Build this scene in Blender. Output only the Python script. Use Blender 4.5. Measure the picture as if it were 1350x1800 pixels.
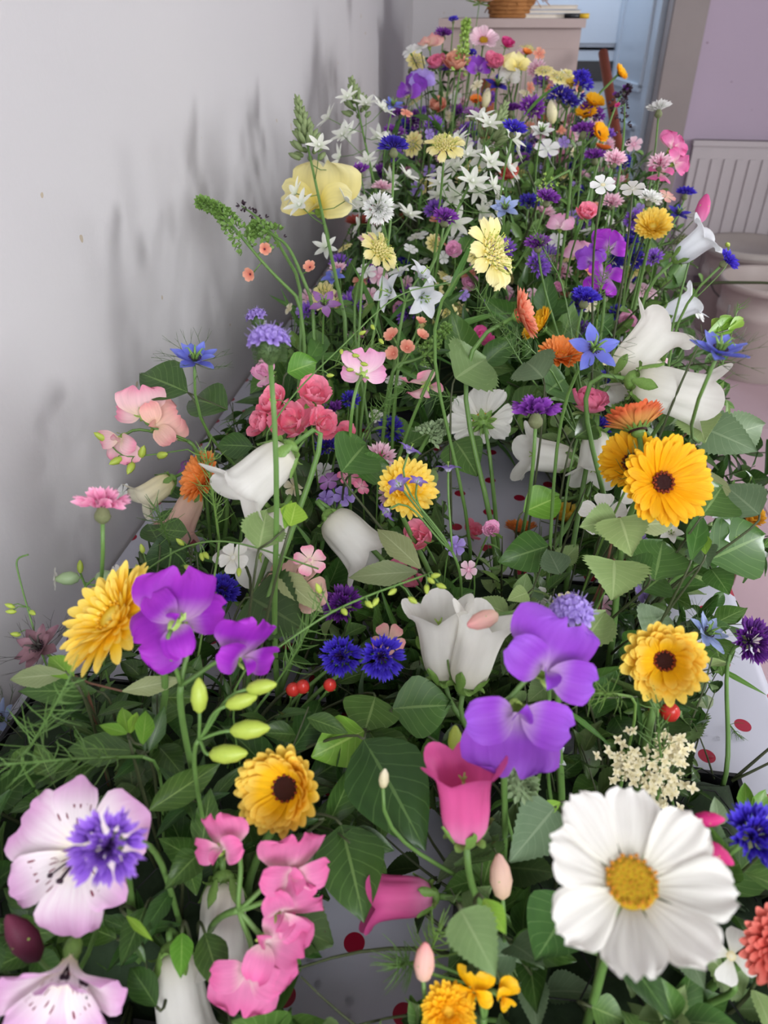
import bpy, bmesh, math, random
from mathutils import Vector, Matrix

for o in list(bpy.data.objects):
    bpy.data.objects.remove(o)
scene = bpy.context.scene
COL = scene.collection
R = math.radians
TAU = math.tau

# ------------------------------------------------------------------ camera
CAM = Vector((0.46, 0.0, 1.32))
PITCH, YAW, FPX = R(34.0), R(8.1), 1310.0
cd = bpy.data.cameras.new('camera')
cam = bpy.data.objects.new('camera', cd)
COL.objects.link(cam)
cam.location = CAM
cam.rotation_euler = (R(90) - PITCH, 0, YAW)
cd.sensor_fit = 'VERTICAL'
cd.sensor_height = 24.0
cd.lens = 24.0 * FPX / 1800.0
cd.clip_start = 0.02
cd.dof.use_dof = True
cd.dof.focus_distance = 0.78
cd.dof.aperture_fstop = 5.2
scene.camera = cam

# ------------------------------------------------------------------ light
scene.view_settings.view_transform = 'Standard'
scene.view_settings.look = 'None'
scene.view_settings.gamma = 1.0
scene.view_settings.use_curve_mapping = False
scene.view_settings.exposure = 0.34
world = bpy.data.worlds.new('overcast')
scene.world = world
world.use_nodes = True
bg = world.node_tree.nodes['Background']
bg.inputs[0].default_value = (0.86, 0.92, 1.0, 1)
bg.inputs[1].default_value = 0.55


def area(name, loc, aim, sx, sy, power, colour):
    l = bpy.data.lights.new(name, 'AREA')
    l.shape = 'RECTANGLE'
    l.size, l.size_y = sx, sy
    l.energy = power
    l.color = colour
    o = bpy.data.objects.new(name, l)
    COL.objects.link(o)
    o.location = loc
    o.rotation_euler = (Vector(aim) - Vector(loc)).to_track_quat('-Z', 'Y').to_euler()
    return o


# daylight of the two side windows; added fill lights behind the camera and in the utility room
area('window_and_fill_light', (2.93, 1.72, 1.45), (0.0, 1.60, 1.35), 0.36, 0.7, 35, (0.965, 0.98, 1.0))
area('window_and_fill_light', (2.93, 0.62, 1.62), (0.0, 0.50, 1.0), 0.62, 1.2, 9, (0.96, 0.97, 1.0))
area('window_and_fill_light', (1.15, -1.45, 1.95), (0.5, 1.2, 0.8), 1.7, 1.0, 48, (0.93, 0.955, 1.0))  # added front fill from behind the camera, source unseen
area('utility_fill_light', (0.75, 4.66, 2.36), (0.75, 4.66, 0.0), 0.5, 0.3, 15, (0.74, 0.86, 1.0))  # added cool fill that brightens the open door and appliances

# ------------------------------------------------------------------ pixel of the 1350x1800 photograph -> point in the room
_cr = Vector((math.cos(YAW), math.sin(YAW), 0))
_cf = Vector((-math.sin(YAW) * math.cos(PITCH), math.cos(YAW) * math.cos(PITCH), -math.sin(PITCH)))
_cu = _cr.cross(_cf)
TABLE_Z, TABLE_W, TABLE_Y0, TABLE_Y1 = 0.72, 0.79, -0.05, 2.38


def ray(px, py):
    return _cr * ((px - 675) / FPX) - _cu * ((py - 900) / FPX) + _cf


def at(px, py, depth):
    return CAM + ray(px, py) * depth


def at_z(px, py, z):
    d = ray(px, py)
    return CAM + d * ((z - CAM.z) / d.z)


def at_y(px, py, y):
    d = ray(px, py)
    return CAM + d * ((y - CAM.y) / d.y)


def project(p):
    d = Vector(p) - CAM
    z = d.dot(_cf)
    if z < 0.01:
        return (-9999, -9999, z)
    return (675 + FPX * d.dot(_cr) / z, 900 - FPX * d.dot(_cu) / z, z)


def facing(v):
    """camera-relative (right, up, towards viewer) -> direction in the room"""
    return (_cr * v[0] + _cu * v[1] - _cf * v[2]).normalized()


# ------------------------------------------------------------------ materials
def lin(c):
    out = []
    for x in c[:3]:
        x /= 255.0
        out.append(x / 12.92 if x <= 0.04045 else ((x + 0.055) / 1.055) ** 2.4)
    return (*out, 1.0)


class NT:
    def __init__(s, name):
        s.m = bpy.data.materials.new(name)
        s.m.use_nodes = True
        s.t = s.m.node_tree
        s.t.nodes.clear()
        s.out = s.n('ShaderNodeOutputMaterial')

    def n(s, kind, **kw):
        x = s.t.nodes.new(kind)
        for k, v in kw.items():
            setattr(x, k, v)
        return x

    def l(s, a, b):
        s.t.links.new(a, b)


def ramp(nt, fac, stops, interp='EASE'):
    r = nt.n('ShaderNodeValToRGB')
    r.color_ramp.interpolation = interp
    el = r.color_ramp.elements
    while len(el) < len(stops):
        el.new(0.5)
    for e, (p, c) in zip(el, stops):
        e.position = p
        e.color = lin(c)
    nt.l(fac, r.inputs[0])
    return r.outputs[0]


def mix(nt, fac, a, b, blend='MIX'):
    m = nt.n('ShaderNodeMix', data_type='RGBA', blend_type=blend)
    for sock, val in ((m.inputs[0], fac), (m.inputs[6], a), (m.inputs[7], b)):
        if isinstance(val, (int, float)):
            sock.default_value = val
        elif isinstance(val, tuple):
            sock.default_value = lin(val)
        else:
            nt.l(val, sock)
    return m.outputs[2]


def math_node(nt, op, a, b=0.0):
    m = nt.n('ShaderNodeMath', operation=op)
    for i, val in enumerate((a, b)):
        if isinstance(val, (int, float)):
            m.inputs[i].default_value = val
        else:
            nt.l(val, m.inputs[i])
    return m.outputs[0]


_mats = {}


def petal_mat(key, stops, streak=None, amount=0.35, scale=14.0, rough=0.55, transl=0.28, vary=0.10, spots=None):
    """thin petal: colour runs from claw (v=0) to tip (v=1), fine veins run lengthwise"""
    if key in _mats:
        return _mats[key]
    nt = NT('petal_' + key)
    uv = nt.n('ShaderNodeTexCoord').outputs['UV']
    sep = nt.n('ShaderNodeSeparateXYZ')
    nt.l(uv, sep.inputs[0])
    n = len(stops)
    c = ramp(nt, sep.outputs[1], [(i / max(1, n - 1), s) for i, s in enumerate(stops)])
    mp = nt.n('ShaderNodeMapping')
    mp.inputs['Scale'].default_value = (scale, 1.6, 1)
    nt.l(uv, mp.inputs[0])
    no = nt.n('ShaderNodeTexNoise')
    no.inputs['Scale'].default_value = 1.0
    no.inputs['Detail'].default_value = 2.0
    nt.l(mp.outputs[0], no.inputs[0])
    if streak is None:
        streak = tuple(x * 0.72 for x in stops[len(stops) // 2])
    f = math_node(nt, 'MULTIPLY', math_node(nt, 'SUBTRACT', no.outputs[0], 0.42), 2.6 * amount)
    f.node.use_clamp = True
    c = mix(nt, f, c, streak)
    if spots is not None:
        m2 = nt.n('ShaderNodeMapping')
        m2.inputs['Scale'].default_value = (11, 4.5, 1)
        nt.l(uv, m2.inputs[0])
        vo = nt.n('ShaderNodeTexVoronoi')
        vo.inputs['Scale'].default_value = 1.0
        nt.l(m2.outputs[0], vo.inputs[0])
        lt = math_node(nt, 'LESS_THAN', vo.outputs[0], 0.27)
        g = math_node(nt, 'LESS_THAN', sep.outputs[1], 0.66)
        c = mix(nt, math_node(nt, 'MULTIPLY', lt, g), c, spots)
    oi = nt.n('ShaderNodeObjectInfo')
    hs = nt.n('ShaderNodeHueSaturation')
    hs.inputs['Hue'].default_value = 0.5
    v = math_node(nt, 'ADD', math_node(nt, 'MULTIPLY', oi.outputs['Random'], vary * 2), 1.0 - vary)
    nt.l(v, hs.inputs['Value'])
    nt.l(c, hs.inputs['Color'])
    p = nt.n('ShaderNodeBsdfPrincipled')
    p.inputs['Roughness'].default_value = rough
    p.inputs['Specular IOR Level'].default_value = 0.3
    nt.l(hs.outputs[0], p.inputs['Base Color'])
    tr = nt.n('ShaderNodeBsdfTranslucent')
    nt.l(hs.outputs[0], tr.inputs[0])
    ms = nt.n('ShaderNodeMixShader')
    ms.inputs[0].default_value = transl
    nt.l(p.outputs[0], ms.inputs[1])
    nt.l(tr.outputs[0], ms.inputs[2])
    bp = nt.n('ShaderNodeBump')
    bp.inputs['Strength'].default_value = 0.25
    bp.inputs['Distance'].default_value = 0.002
    nt.l(no.outputs[0], bp.inputs['Height'])
    nt.l(bp.outputs[0], p.inputs['Normal'])
    nt.l(ms.outputs[0], nt.out.inputs[0])
    _mats[key] = nt.m
    return nt.m


def leaf_mat(key, dark, light, vein, rough=0.42, transl=0.18, veins=9.0, vary=0.25, blotch=None):
    if key in _mats:
        return _mats[key]
    nt = NT('leaf_' + key)
    tc = nt.n('ShaderNodeTexCoord')
    uv = tc.outputs['UV']
    sep = nt.n('ShaderNodeSeparateXYZ')
    nt.l(uv, sep.inputs[0])
    no = nt.n('ShaderNodeTexNoise')
    no.inputs['Scale'].default_value = 3.0
    no.inputs['Detail'].default_value = 4.0
    oi = nt.n('ShaderNodeObjectInfo')
    ad = nt.n('ShaderNodeVectorMath', operation='ADD')
    nt.l(uv, ad.inputs[0])
    nt.l(oi.outputs['Random'], ad.inputs[1])
    nt.l(ad.outputs[0], no.inputs[0])
    c = mix(nt, no.outputs[0], dark, light)
    d = math_node(nt, 'ABSOLUTE', math_node(nt, 'SUBTRACT', sep.outputs[0], 0.5))
    midrib = math_node(nt, 'LESS_THAN', d, 0.022)
    sv = math_node(nt, 'FRACT', math_node(nt, 'SUBTRACT', math_node(nt, 'MULTIPLY', sep.outputs[1], veins), math_node(nt, 'MULTIPLY', d, veins * 0.55)))
    side = math_node(nt, 'MULTIPLY', math_node(nt, 'LESS_THAN', sv, 0.09), 0.45)
    vf = math_node(nt, 'MAXIMUM', math_node(nt, 'MULTIPLY', midrib, 0.9), side)
    c = mix(nt, math_node(nt, 'MULTIPLY', vf, 0.75), c, vein)
    if blotch is not None:
        n2 = nt.n('ShaderNodeTexNoise')
        n2.inputs['Scale'].default_value = 7.0
        nt.l(ad.outputs[0], n2.inputs[0])
        c = mix(nt, math_node(nt, 'MULTIPLY', math_node(nt, 'GREATER_THAN', n2.outputs[0], 0.68), 0.8), c, blotch)
    hs = nt.n('ShaderNodeHueSaturation')
    nt.l(c, hs.inputs['Color'])
    nt.l(math_node(nt, 'ADD', math_node(nt, 'MULTIPLY', oi.outputs['Random'], 2 * vary), 1.0 - vary), hs.inputs['Value'])
    nt.l(math_node(nt, 'ADD', math_node(nt, 'MULTIPLY', oi.outputs['Random'], -0.03), 0.515), hs.inputs['Hue'])
    p = nt.n('ShaderNodeBsdfPrincipled')
    p.inputs['Roughness'].default_value = rough
    p.inputs['Specular IOR Level'].default_value = 0.35
    nt.l(hs.outputs[0], p.inputs['Base Color'])
    bp = nt.n('ShaderNodeBump')
    bp.inputs['Strength'].default_value = 0.35
    bp.inputs['Distance'].default_value = 0.002
    bp.invert = True
    nt.l(vf, bp.inputs['Height'])
    nt.l(bp.outputs[0], p.inputs['Normal'])
    tr = nt.n('ShaderNodeBsdfTranslucent')
    nt.l(hs.outputs[0], tr.inputs[0])
    ms = nt.n('ShaderNodeMixShader')
    ms.inputs[0].default_value = transl
    nt.l(p.outputs[0], ms.inputs[1])
    nt.l(tr.outputs[0], ms.inputs[2])
    nt.l(ms.outputs[0], nt.out.inputs[0])
    _mats[key] = nt.m
    return nt.m


def plain_mat(key, a, b=None, scale=30.0, rough=0.6, bump=0.0, metallic=0.0, spec=0.4, detail=4.0):
    if key in _mats:
        return _mats[key]
    nt = NT(key)
    tc = nt.n('ShaderNodeTexCoord')
    no = nt.n('ShaderNodeTexNoise')
    no.inputs['Scale'].default_value = scale
    no.inputs['Detail'].default_value = detail
    nt.l(tc.outputs['Object'], no.inputs[0])
    if b is None:
        b = tuple(x * 0.85 for x in a)
    c = mix(nt, no.outputs[0], a, b)
    p = nt.n('ShaderNodeBsdfPrincipled')
    p.inputs['Roughness'].default_value = rough
    p.inputs['Metallic'].default_value = metallic
    p.inputs['Specular IOR Level'].default_value = spec
    nt.l(c, p.inputs['Base Color'])
    if bump:
        bp = nt.n('ShaderNodeBump')
        bp.inputs['Strength'].default_value = bump
        bp.inputs['Distance'].default_value = 0.004
        nt.l(no.outputs[0], bp.inputs['Height'])
        nt.l(bp.outputs[0], p.inputs['Normal'])
    nt.l(p.outputs[0], nt.out.inputs[0])
    _mats[key] = nt.m
    return nt.m


# ------------------------------------------------------------------ mesh tools
class MB:
    """collects grids, tubes and boxes into one mesh"""

    def __init__(s):
        s.v, s.f, s.uv = [], [], []

    def grid(s, fn, nu, nv, M=None, wrap=False):
        b = len(s.v)
        cols = nu if wrap else nu + 1
        for j in range(nv + 1):
            for i in range(cols):
                p = Vector(fn(i / nu, j / nv))
                s.v.append(M @ p if M is not None else p)
                s.uv.append((i / nu, j / nv))
        for j in range(nv):
            for i in range(nu):
                i2 = (i + 1) % cols if wrap else i + 1
                s.f.append((b + j * cols + i, b + j * cols + i2, b + (j + 1) * cols + i2, b + (j + 1) * cols + i))
        return s

    def tube(s, pts, rad, sides=6, M=None, cap=True):
        b = len(s.v)
        pts = [Vector(p) for p in pts]
        n = len(pts)
        t0 = (pts[1] - pts[0]).normalized()
        nrm = t0.orthogonal().normalized()
        for k, p in enumerate(pts):
            t = (pts[min(k + 1, n - 1)] - pts[max(k - 1, 0)]).normalized()
            nrm = (nrm - t * nrm.dot(t))
            nrm = nrm.normalized() if nrm.length > 1e-6 else t.orthogonal().normalized()
            bi = t.cross(nrm)
            r = rad[k] if isinstance(rad, (list, tuple)) else rad
            for i in range(sides):
                a = TAU * i / sides
                q = p + (nrm * math.cos(a) + bi * math.sin(a)) * r
                s.v.append(M @ q if M is not None else q)
                s.uv.append((i / sides, k / (n - 1)))
        for k in range(n - 1):
            for i in range(sides):
                i2 = (i + 1) % sides
                s.f.append((b + k * sides + i, b + k * sides + i2, b + (k + 1) * sides + i2, b + (k + 1) * sides + i))
        if cap:
            s.f.append(tuple(b + i for i in reversed(range(sides))))
            s.f.append(tuple(b + (n - 1) * sides + i for i in range(sides)))
        return s

    def lathe(s, prof, segs=12, M=None):
        """prof: list of (r, z)"""
        def fn(u, v):
            k = v * (len(prof) - 1)
            r, z = prof[int(round(k))]
            return (r * math.cos(TAU * u), r * math.sin(TAU * u), z)
        return s.grid(fn, segs, len(prof) - 1, M, wrap=True)

    def box(s, c, d, M=None):
        b = len(s.v)
        for z in (-1, 1):
            for y in (-1, 1):
                for x in (-1, 1):
                    p = Vector((c[0] + x * d[0] / 2, c[1] + y * d[1] / 2, c[2] + z * d[2] / 2))
                    s.v.append(M @ p if M is not None else p)
                    s.uv.append(((x + 1) / 2, (z + 1) / 2))
        for q in ((0, 2, 3, 1), (4, 5, 7, 6), (0, 1, 5, 4), (2, 6, 7, 3), (0, 4, 6, 2), (1, 3, 7, 5)):
            s.f.append(tuple(b + i for i in q))
        return s

    def ball(s, c, r, n=6, M=None, sz=1.0):
        c = Vector(c)
        def fn(u, v):
            a = -math.pi / 2 + math.pi * v
            return c + Vector((r * math.cos(a) * math.cos(TAU * u), r * math.cos(a) * math.sin(TAU * u), r * sz * math.sin(a)))
        return s.grid(fn, n, max(3, n - 2), M, wrap=True)

    def mesh(s, name, mat, smooth=True):
        me = bpy.data.meshes.new(name)
        me.from_pydata([tuple(p) for p in s.v], [], s.f)
        ul = me.uv_layers.new(name='UVMap')
        li = [0] * len(me.loops)
        me.loops.foreach_get('vertex_index', li)
        flat = []
        for i in li:
            flat += s.uv[i]
        ul.data.foreach_set('uv', flat)
        if smooth:
            me.polygons.foreach_set('use_smooth', [True] * len(me.polygons))
        me.materials.append(mat)
        me.update()
        return me


def interp(tab, v):
    for (a, x), (b, y) in zip(tab, tab[1:]):
        if v <= b:
            t = (v - a) / (b - a) if b > a else 0
            return x + (y - x) * t
    return tab[-1][1]


STRAP = [(0, .4), (.2, .8), (.6, 1), (.88, 1), (1, .8)]
OBOV = [(0, .16), (.2, .36), (.45, .74), (.7, 1), (.88, .94), (1, .62)]
ROUND = [(0, .16), (.15, .58), (.35, .92), (.55, 1), (.75, .96), (.9, .76), (1, .42)]
OVATE = [(0, .03), (.12, .52), (.3, .95), (.42, 1), (.6, .84), (.8, .48), (.92, .2), (1, .02)]
BROAD = [(0, .05), (.08, .6), (.22, .97), (.38, 1), (.6, .74), (.8, .4), (.92, .17), (1, .02)]
OVAL = [(0, .04), (.12, .5), (.3, .88), (.5, 1), (.7, .9), (.86, .6), (1, .05)]
LANCE = [(0, .06), (.2, .6), (.42, 1), (.7, .68), (.88, .3), (1, .02)]
STAR = [(0, .42), (.3, .9), (.5, 1), (.8, .6), (1, .04)]
POINT = [(0, .3), (.35, .85), (.6, 1), (.82, .6), (1, .03)]


def sheet(L=1.0, W=0.4, prof=STRAP, start=0.0, bend=0.0, cup=0.0, teeth=None, ruf=0.0, rn=2.5, ph=0.0, pleat=0.0, pn=3, serr=0.0, twist=0.0):
    """a petal or leaf: base at the origin, along +Y, face towards +Z"""
    N = 24
    cy, cz = [0.0], [0.0]
    for k in range(N):
        a = start + bend * ((k + .5) / N)
        cy.append(cy[-1] + L / N * math.cos(a))
        cz.append(cz[-1] + L / N * math.sin(a))

    def fn(u, v):
        x = 2 * u - 1
        k = min(N - 1, int(v * N))
        t = v * N - k
        y = cy[k] + (cy[k + 1] - cy[k]) * t
        z = cz[k] + (cz[k + 1] - cz[k]) * t
        a = start + bend * v
        w = W / 2 * interp(prof, v)
        if serr:
            w *= 1 + serr * (((v * 14) % 1.0) - 0.5) * (abs(x) ** 6)
        off = cup * W * x * x * interp(prof, v) + ruf * W * math.sin(rn * math.pi * x + ph + 3 * v) * v * v * (0.3 + abs(x)) \
            + pleat * W * math.cos(pn * math.pi * x) * math.sin(math.pi * min(1, v * .8 + .1))
        ext = 0
        if teeth is not None and v > .7:
            ext = teeth(x) * L * ((v - .7) / .3) ** 2
        if twist:
            ca, sa = math.cos(twist * v), math.sin(twist * v)
            xx, off = x * w * ca - off * sa, x * w * sa + off * ca
        else:
            xx = x * w
        return (xx, y - math.sin(a) * off + math.cos(a) * ext, z + math.cos(a) * off + math.sin(a) * ext)
    return fn


def T3(x, d=.10):
    return d * (abs(math.cos(1.5 * math.pi * (x))) - .6) - .05 * x * x


def ROTZ(a): return Matrix.Rotation(a, 4, 'Z')
def ROTX(a): return Matrix.Rotation(a, 4, 'X')
def ROTY(a): return Matrix.Rotation(a, 4, 'Y')
def TR(x, y, z): return Matrix.Translation((x, y, z))
def SC(k): return Matrix.Scale(k, 4)


def radial(a, elev, r0=0.0, z0=0.0, roll=0.0):
    """places a sheet so that it points outwards at angle a, raised by elev from the flat flower plane"""
    return ROTZ(a - math.pi / 2) @ TR(0, r0, z0) @ ROTX(elev) @ ROTY(roll)


def new_obj(name, mesh, parent=None, M=None):
    o = bpy.data.objects.new(name, mesh)
    COL.objects.link(o)
    if parent is not None:
        o.parent = parent
    if M is not None:
        o.matrix_local = M
    return o


def tag(o, label=None, cat=None, group=None, kind=None):
    if label: o['label'] = label
    if cat: o['category'] = cat
    if group: o['group'] = group
    if kind: o['kind'] = kind
    return o


def struct(name, mb, mat, parent=None, smooth=False, label=None):
    o = new_obj(name, mb.mesh(name, mat, smooth), parent)
    if parent is None:
        o['kind'] = 'structure'
    if label: o['label'] = label
    return o

# ================================================================== the room
def wall_mat(key, a, b, stain=None, bump=0.08):
    if key in _mats:
        return _mats[key]
    nt = NT(key)
    tc = nt.n('ShaderNodeTexCoord')
    n1 = nt.n('ShaderNodeTexNoise'); n1.inputs['Scale'].default_value = 2.2; n1.inputs['Detail'].default_value = 5
    n2 = nt.n('ShaderNodeTexNoise'); n2.inputs['Scale'].default_value = 140; n2.inputs['Detail'].default_value = 3
    n3 = nt.n('ShaderNodeTexNoise'); n3.inputs['Scale'].default_value = 34; n3.inputs['Detail'].default_value = 1
    n4 = nt.n('ShaderNodeTexNoise'); n4.inputs['Scale'].default_value = 5.0
    for n in (n1, n2, n3, n4):
        nt.l(tc.outputs['Object'], n.inputs[0])
    c = mix(nt, n1.outputs[0], a, b)
    if stain is not None:   # sparse chips and flecks in the paint
        f = math_node(nt, 'MULTIPLY', math_node(nt, 'GREATER_THAN', n3.outputs[0], 0.765), math_node(nt, 'GREATER_THAN', n4.outputs[0], 0.5))
        c = mix(nt, math_node(nt, 'MULTIPLY', f, 0.7), c, stain)
    p = nt.n('ShaderNodeBsdfPrincipled')
    p.inputs['Roughness'].default_value = 0.62
    p.inputs['Specular IOR Level'].default_value = 0.25
    nt.l(c, p.inputs['Base Color'])
    bp = nt.n('ShaderNodeBump'); bp.inputs['Strength'].default_value = bump; bp.inputs['Distance'].default_value = 0.003
    nt.l(n2.outputs[0], bp.inputs['Height'])
    nt.l(bp.outputs[0], p.inputs['Normal'])
    nt.l(p.outputs[0], nt.out.inputs[0])
    _mats[key] = nt.m
    return nt.m


M_WHITEWALL = wall_mat('white_plaster', (197, 194, 195), (190, 187, 189), (168, 150, 118))
M_PINKWALL = wall_mat('lilac_paint', (184, 168, 186), (176, 160, 178), (130, 110, 116))
M_CEIL = wall_mat('ceiling_paint', (205, 203, 200), (200, 198, 196))
M_TRIM = plain_mat('beige_gloss_paint', (148, 137, 134), (138, 128, 126), 8, 0.45)
M_BLUEWHITE = plain_mat('cool_white_enamel', (184, 194, 205), (176, 187, 199), 6, 0.3)
M_RAD = plain_mat('radiator_enamel', (190, 182, 184), (184, 176, 178), 10, 0.35)

FARY, RX, BY, CZ = 4.2, 3.0, -1.6, 2.4
floor_nt = NT('floor_vinyl')
tc = floor_nt.n('ShaderNodeTexCoord')
n1 = floor_nt.n('ShaderNodeTexNoise'); n1.inputs['Scale'].default_value = 3.0; n1.inputs['Detail'].default_value = 6
floor_nt.l(tc.outputs['Object'], n1.inputs[0])
p = floor_nt.n('ShaderNodeBsdfPrincipled'); p.inputs['Roughness'].default_value = 0.5
floor_nt.l(mix(floor_nt, n1.outputs[0], (186, 160, 166), (160, 136, 144)), p.inputs['Base Color'])
floor_nt.l(p.outputs[0], floor_nt.out.inputs[0])
M_FLOOR = floor_nt.m

floor = struct('floor', MB().box((1.5, 2.0, -0.05), (3.2, 7.4, 0.1)), M_FLOOR)
# floor tiles as far as they can be told apart beside the table
tile_me = MB().box((0, 0, 0.002), (0.394, 0.394, 0.004)).mesh('floor_tile', M_FLOOR, False)
for i in range(5):
    for j in range(6):
        new_obj('floor_tile', tile_me, floor, TR(0.98 + 0.2 + 0.4 * i, 1.3 + 0.4 * j, 0))
struct('ceiling', MB().box((1.5, 2.0, CZ + 0.05), (3.2, 7.4, 0.1)), M_CEIL)
struct('wall_left', MB().box((-0.05, 2.0, CZ / 2), (0.1, 7.4, CZ)), M_WHITEWALL)
DX0, DX1 = 0.50, 1.20         # doorway into the utility room
wf = MB()
struct('wall_far_left', MB().box((DX0 / 2, FARY + 0.06, CZ / 2), (DX0, 0.12, CZ)), M_WHITEWALL)
wf.box(((DX1 + RX) / 2, FARY + 0.06, CZ / 2), (RX - DX1, 0.12, CZ))
wf.box(((DX0 + DX1) / 2, FARY + 0.06, 2.2), (DX1 - DX0, 0.12, 0.4))
struct('wall_far', wf, M_PINKWALL)
# door lining and architrave
tr1 = MB()
tr1.box((DX1 + 0.055, FARY - 0.012, 1.0), (0.15, 0.024, 2.06))
tr1.box((DX1 - 0.012, FARY + 0.055, 1.0), (0.024, 0.13, 2.0))
struct('trim_1', tr1, M_TRIM)
tr2 = MB().box((DX0 - 0.03, FARY - 0.012, 1.0), (0.09, 0.024, 2.06)).box((DX0 + 0.012, FARY + 0.055, 1.0), (0.024, 0.13, 2.0))
struct('trim_2', tr2, M_TRIM)
struct('baseboard_far', MB().box(((DX1 + 0.13 + RX) / 2, FARY - 0.008, 0.05), (RX - DX1 - 0.13, 0.016, 0.1)), M_TRIM)
# right wall with two windows, back wall with one added for the front fill
def wall_with_openings(name, axis, pos, thick, lo, hi, openings, mat):
    mb = MB()
    def bx(a0, a1, z0, z1):
        c, d = ((a0 + a1) / 2, (z0 + z1) / 2), (a1 - a0, z1 - z0)
        if axis == 'x':
            mb.box((pos, c[0], c[1]), (thick, d[0], d[1]))
        else:
            mb.box((c[0], pos, c[1]), (d[0], thick, d[1]))
    cur = lo
    for a0, a1, z0, z1 in openings:
        bx(cur, a0, 0, CZ)
        bx(a0, a1, 0, z0)
        bx(a0, a1, z1, CZ)
        cur = a1
    bx(cur, hi, 0, CZ)
    return struct(name, mb, mat)


WR = [(0.25, 1.0, 0.95, 2.3), (1.35, 2.1, 0.85, 2.05)]
wall_with_openings('wall_right', 'x', RX + 0.05, 0.1, BY, 5.7, WR, M_WHITEWALL)
WB = [(0.2, 2.1, 1.4, 2.3)]
wall_with_openings('wall_back', 'y', BY - 0.05, 0.1, -0.1, RX + 0.1, WB, M_WHITEWALL)
glass = NT('window_glass')
g = glass.n('ShaderNodeBsdfGlass'); g.inputs['IOR'].default_value = 1.02; g.inputs['Roughness'].default_value = 0
glass.l(g.outputs[0], glass.out.inputs[0])
M_FRAME = plain_mat('window_frame_paint', (225, 225, 222), (220, 220, 218), 6, 0.4)
wi = 0
for a0, a1, z0, z1 in WR:
    wi += 1
    fr = MB()
    for y in (a0 + .03, a1 - .03):
        fr.box((RX + .07, y, (z0 + z1) / 2), (.05, .06, z1 - z0))
    for z in (z0 + .03, (z0 + z1) / 2, z1 - .03):
        fr.box((RX + .07, (a0 + a1) / 2, z), (.05, a1 - a0, .05))
    w = struct('window_%d' % wi, fr, M_FRAME)
    new_obj('pane', MB().box((RX + .075, (a0 + a1) / 2, (z0 + z1) / 2), (.005, a1 - a0 - .1, z1 - z0 - .1)).mesh('pane', glass.m, False), w)
for a0, a1, z0, z1 in WB:
    wi += 1
    fr = MB()
    for x in (a0 + .03, (a0 + a1) / 2, a1 - .03):
        fr.box((x, BY - .07, (z0 + z1) / 2), (.06, .05, z1 - z0))
    for z in (z0 + .03, z1 - .03):
        fr.box(((a0 + a1) / 2, BY - .07, z), (a1 - a0, .05, .05))
    w = struct('window_%d' % wi, fr, M_FRAME)
    new_obj('pane', MB().box(((a0 + a1) / 2, BY - .075, (z0 + z1) / 2), (a1 - a0 - .1, .005, z1 - z0 - .1)).mesh('pane', glass.m, False), w)
# utility room behind the doorway
struct('wall_utility', MB().box((1.5, 5.65, CZ / 2), (3.2, 0.1, CZ)), M_BLUEWHITE)
# open door leaf
dl = struct('door_1', MB().box((0, 0.35, 1.0), (0.04, 0.70, 1.98)), M_BLUEWHITE)
dl.location = (DX1 - 0.03, FARY + 0.14, 0)
dl.rotation_euler = (0, 0, R(9))
for zc, hh in ((0.5, 0.62), (1.42, 0.86)):
    fr = MB()
    for y in (0.11, 0.59):
        fr.box((-0.026, y, zc), (0.014, 0.03, hh))
    for z in (zc - hh / 2, zc + hh / 2):
        fr.box((-0.026, 0.35, z), (0.014, 0.51, 0.03))
    new_obj('door_panel', fr.mesh('door_panel', M_BLUEWHITE, False), dl)


def empty(name, loc, label, cat, group=None, rz=0.0):
    o = bpy.data.objects.new(name, None)
    COL.objects.link(o)
    o.empty_display_size = 0.02
    o.location = loc
    o.rotation_euler = (0, 0, rz)
    return tag(o, label, cat, group)


def part(name, mb, mat, parent, smooth=False, M=None, label=None, kind=None):
    o = new_obj(name, mb.mesh(name, mat, smooth), parent, M)
    return tag(o, label, kind=kind)


M_DARK = plain_mat('black_plastic', (26, 26, 30), (34, 34, 38), 20, 0.35)
M_DKGLASS = plain_mat('dark_door_glass', (52, 56, 66), (40, 44, 54), 5, 0.15)
wm = empty('washing_machine', (0.80, 5.0, 0), 'white washing machine with dark round door seen through the doorway', 'washing machine')
part('body', MB().box((0, 0.3, 0.565), (0.60, 0.58, 1.13)), M_BLUEWHITE, wm)
part('control_panel', MB().box((0.0, 0.005, 1.03), (0.52, 0.012, 0.10)), M_DARK, wm, label='black control strip')
dm = MB().lathe([(0.20, 0), (0.215, 0.02), (0.19, 0.035), (0.16, 0.03)], 32, TR(-0.02, 0.012, 0.70) @ ROTX(R(90)))
part('door', dm, M_BLUEWHITE, wm, True)
part('door_glass', MB().lathe([(0.175, 0.02), (0.13, 0.05), (0.06, 0.065), (0.001, 0.07)], 32, TR(-0.02, 0.012, 0.70) @ ROTX(R(90))), M_DKGLASS, wm, True)
td = empty('tumble_dryer', (0.80, 5.0, 1.145), 'plain white appliance front stacked on the washing machine', 'appliance')
part('body', MB().box((0, 0.3, 0.42), (0.60, 0.58, 0.84)), M_BLUEWHITE, td)
part('front_panel', MB().box((0, 0.005, 0.42), (0.56, 0.014, 0.80)), M_BLUEWHITE, td)

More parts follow.
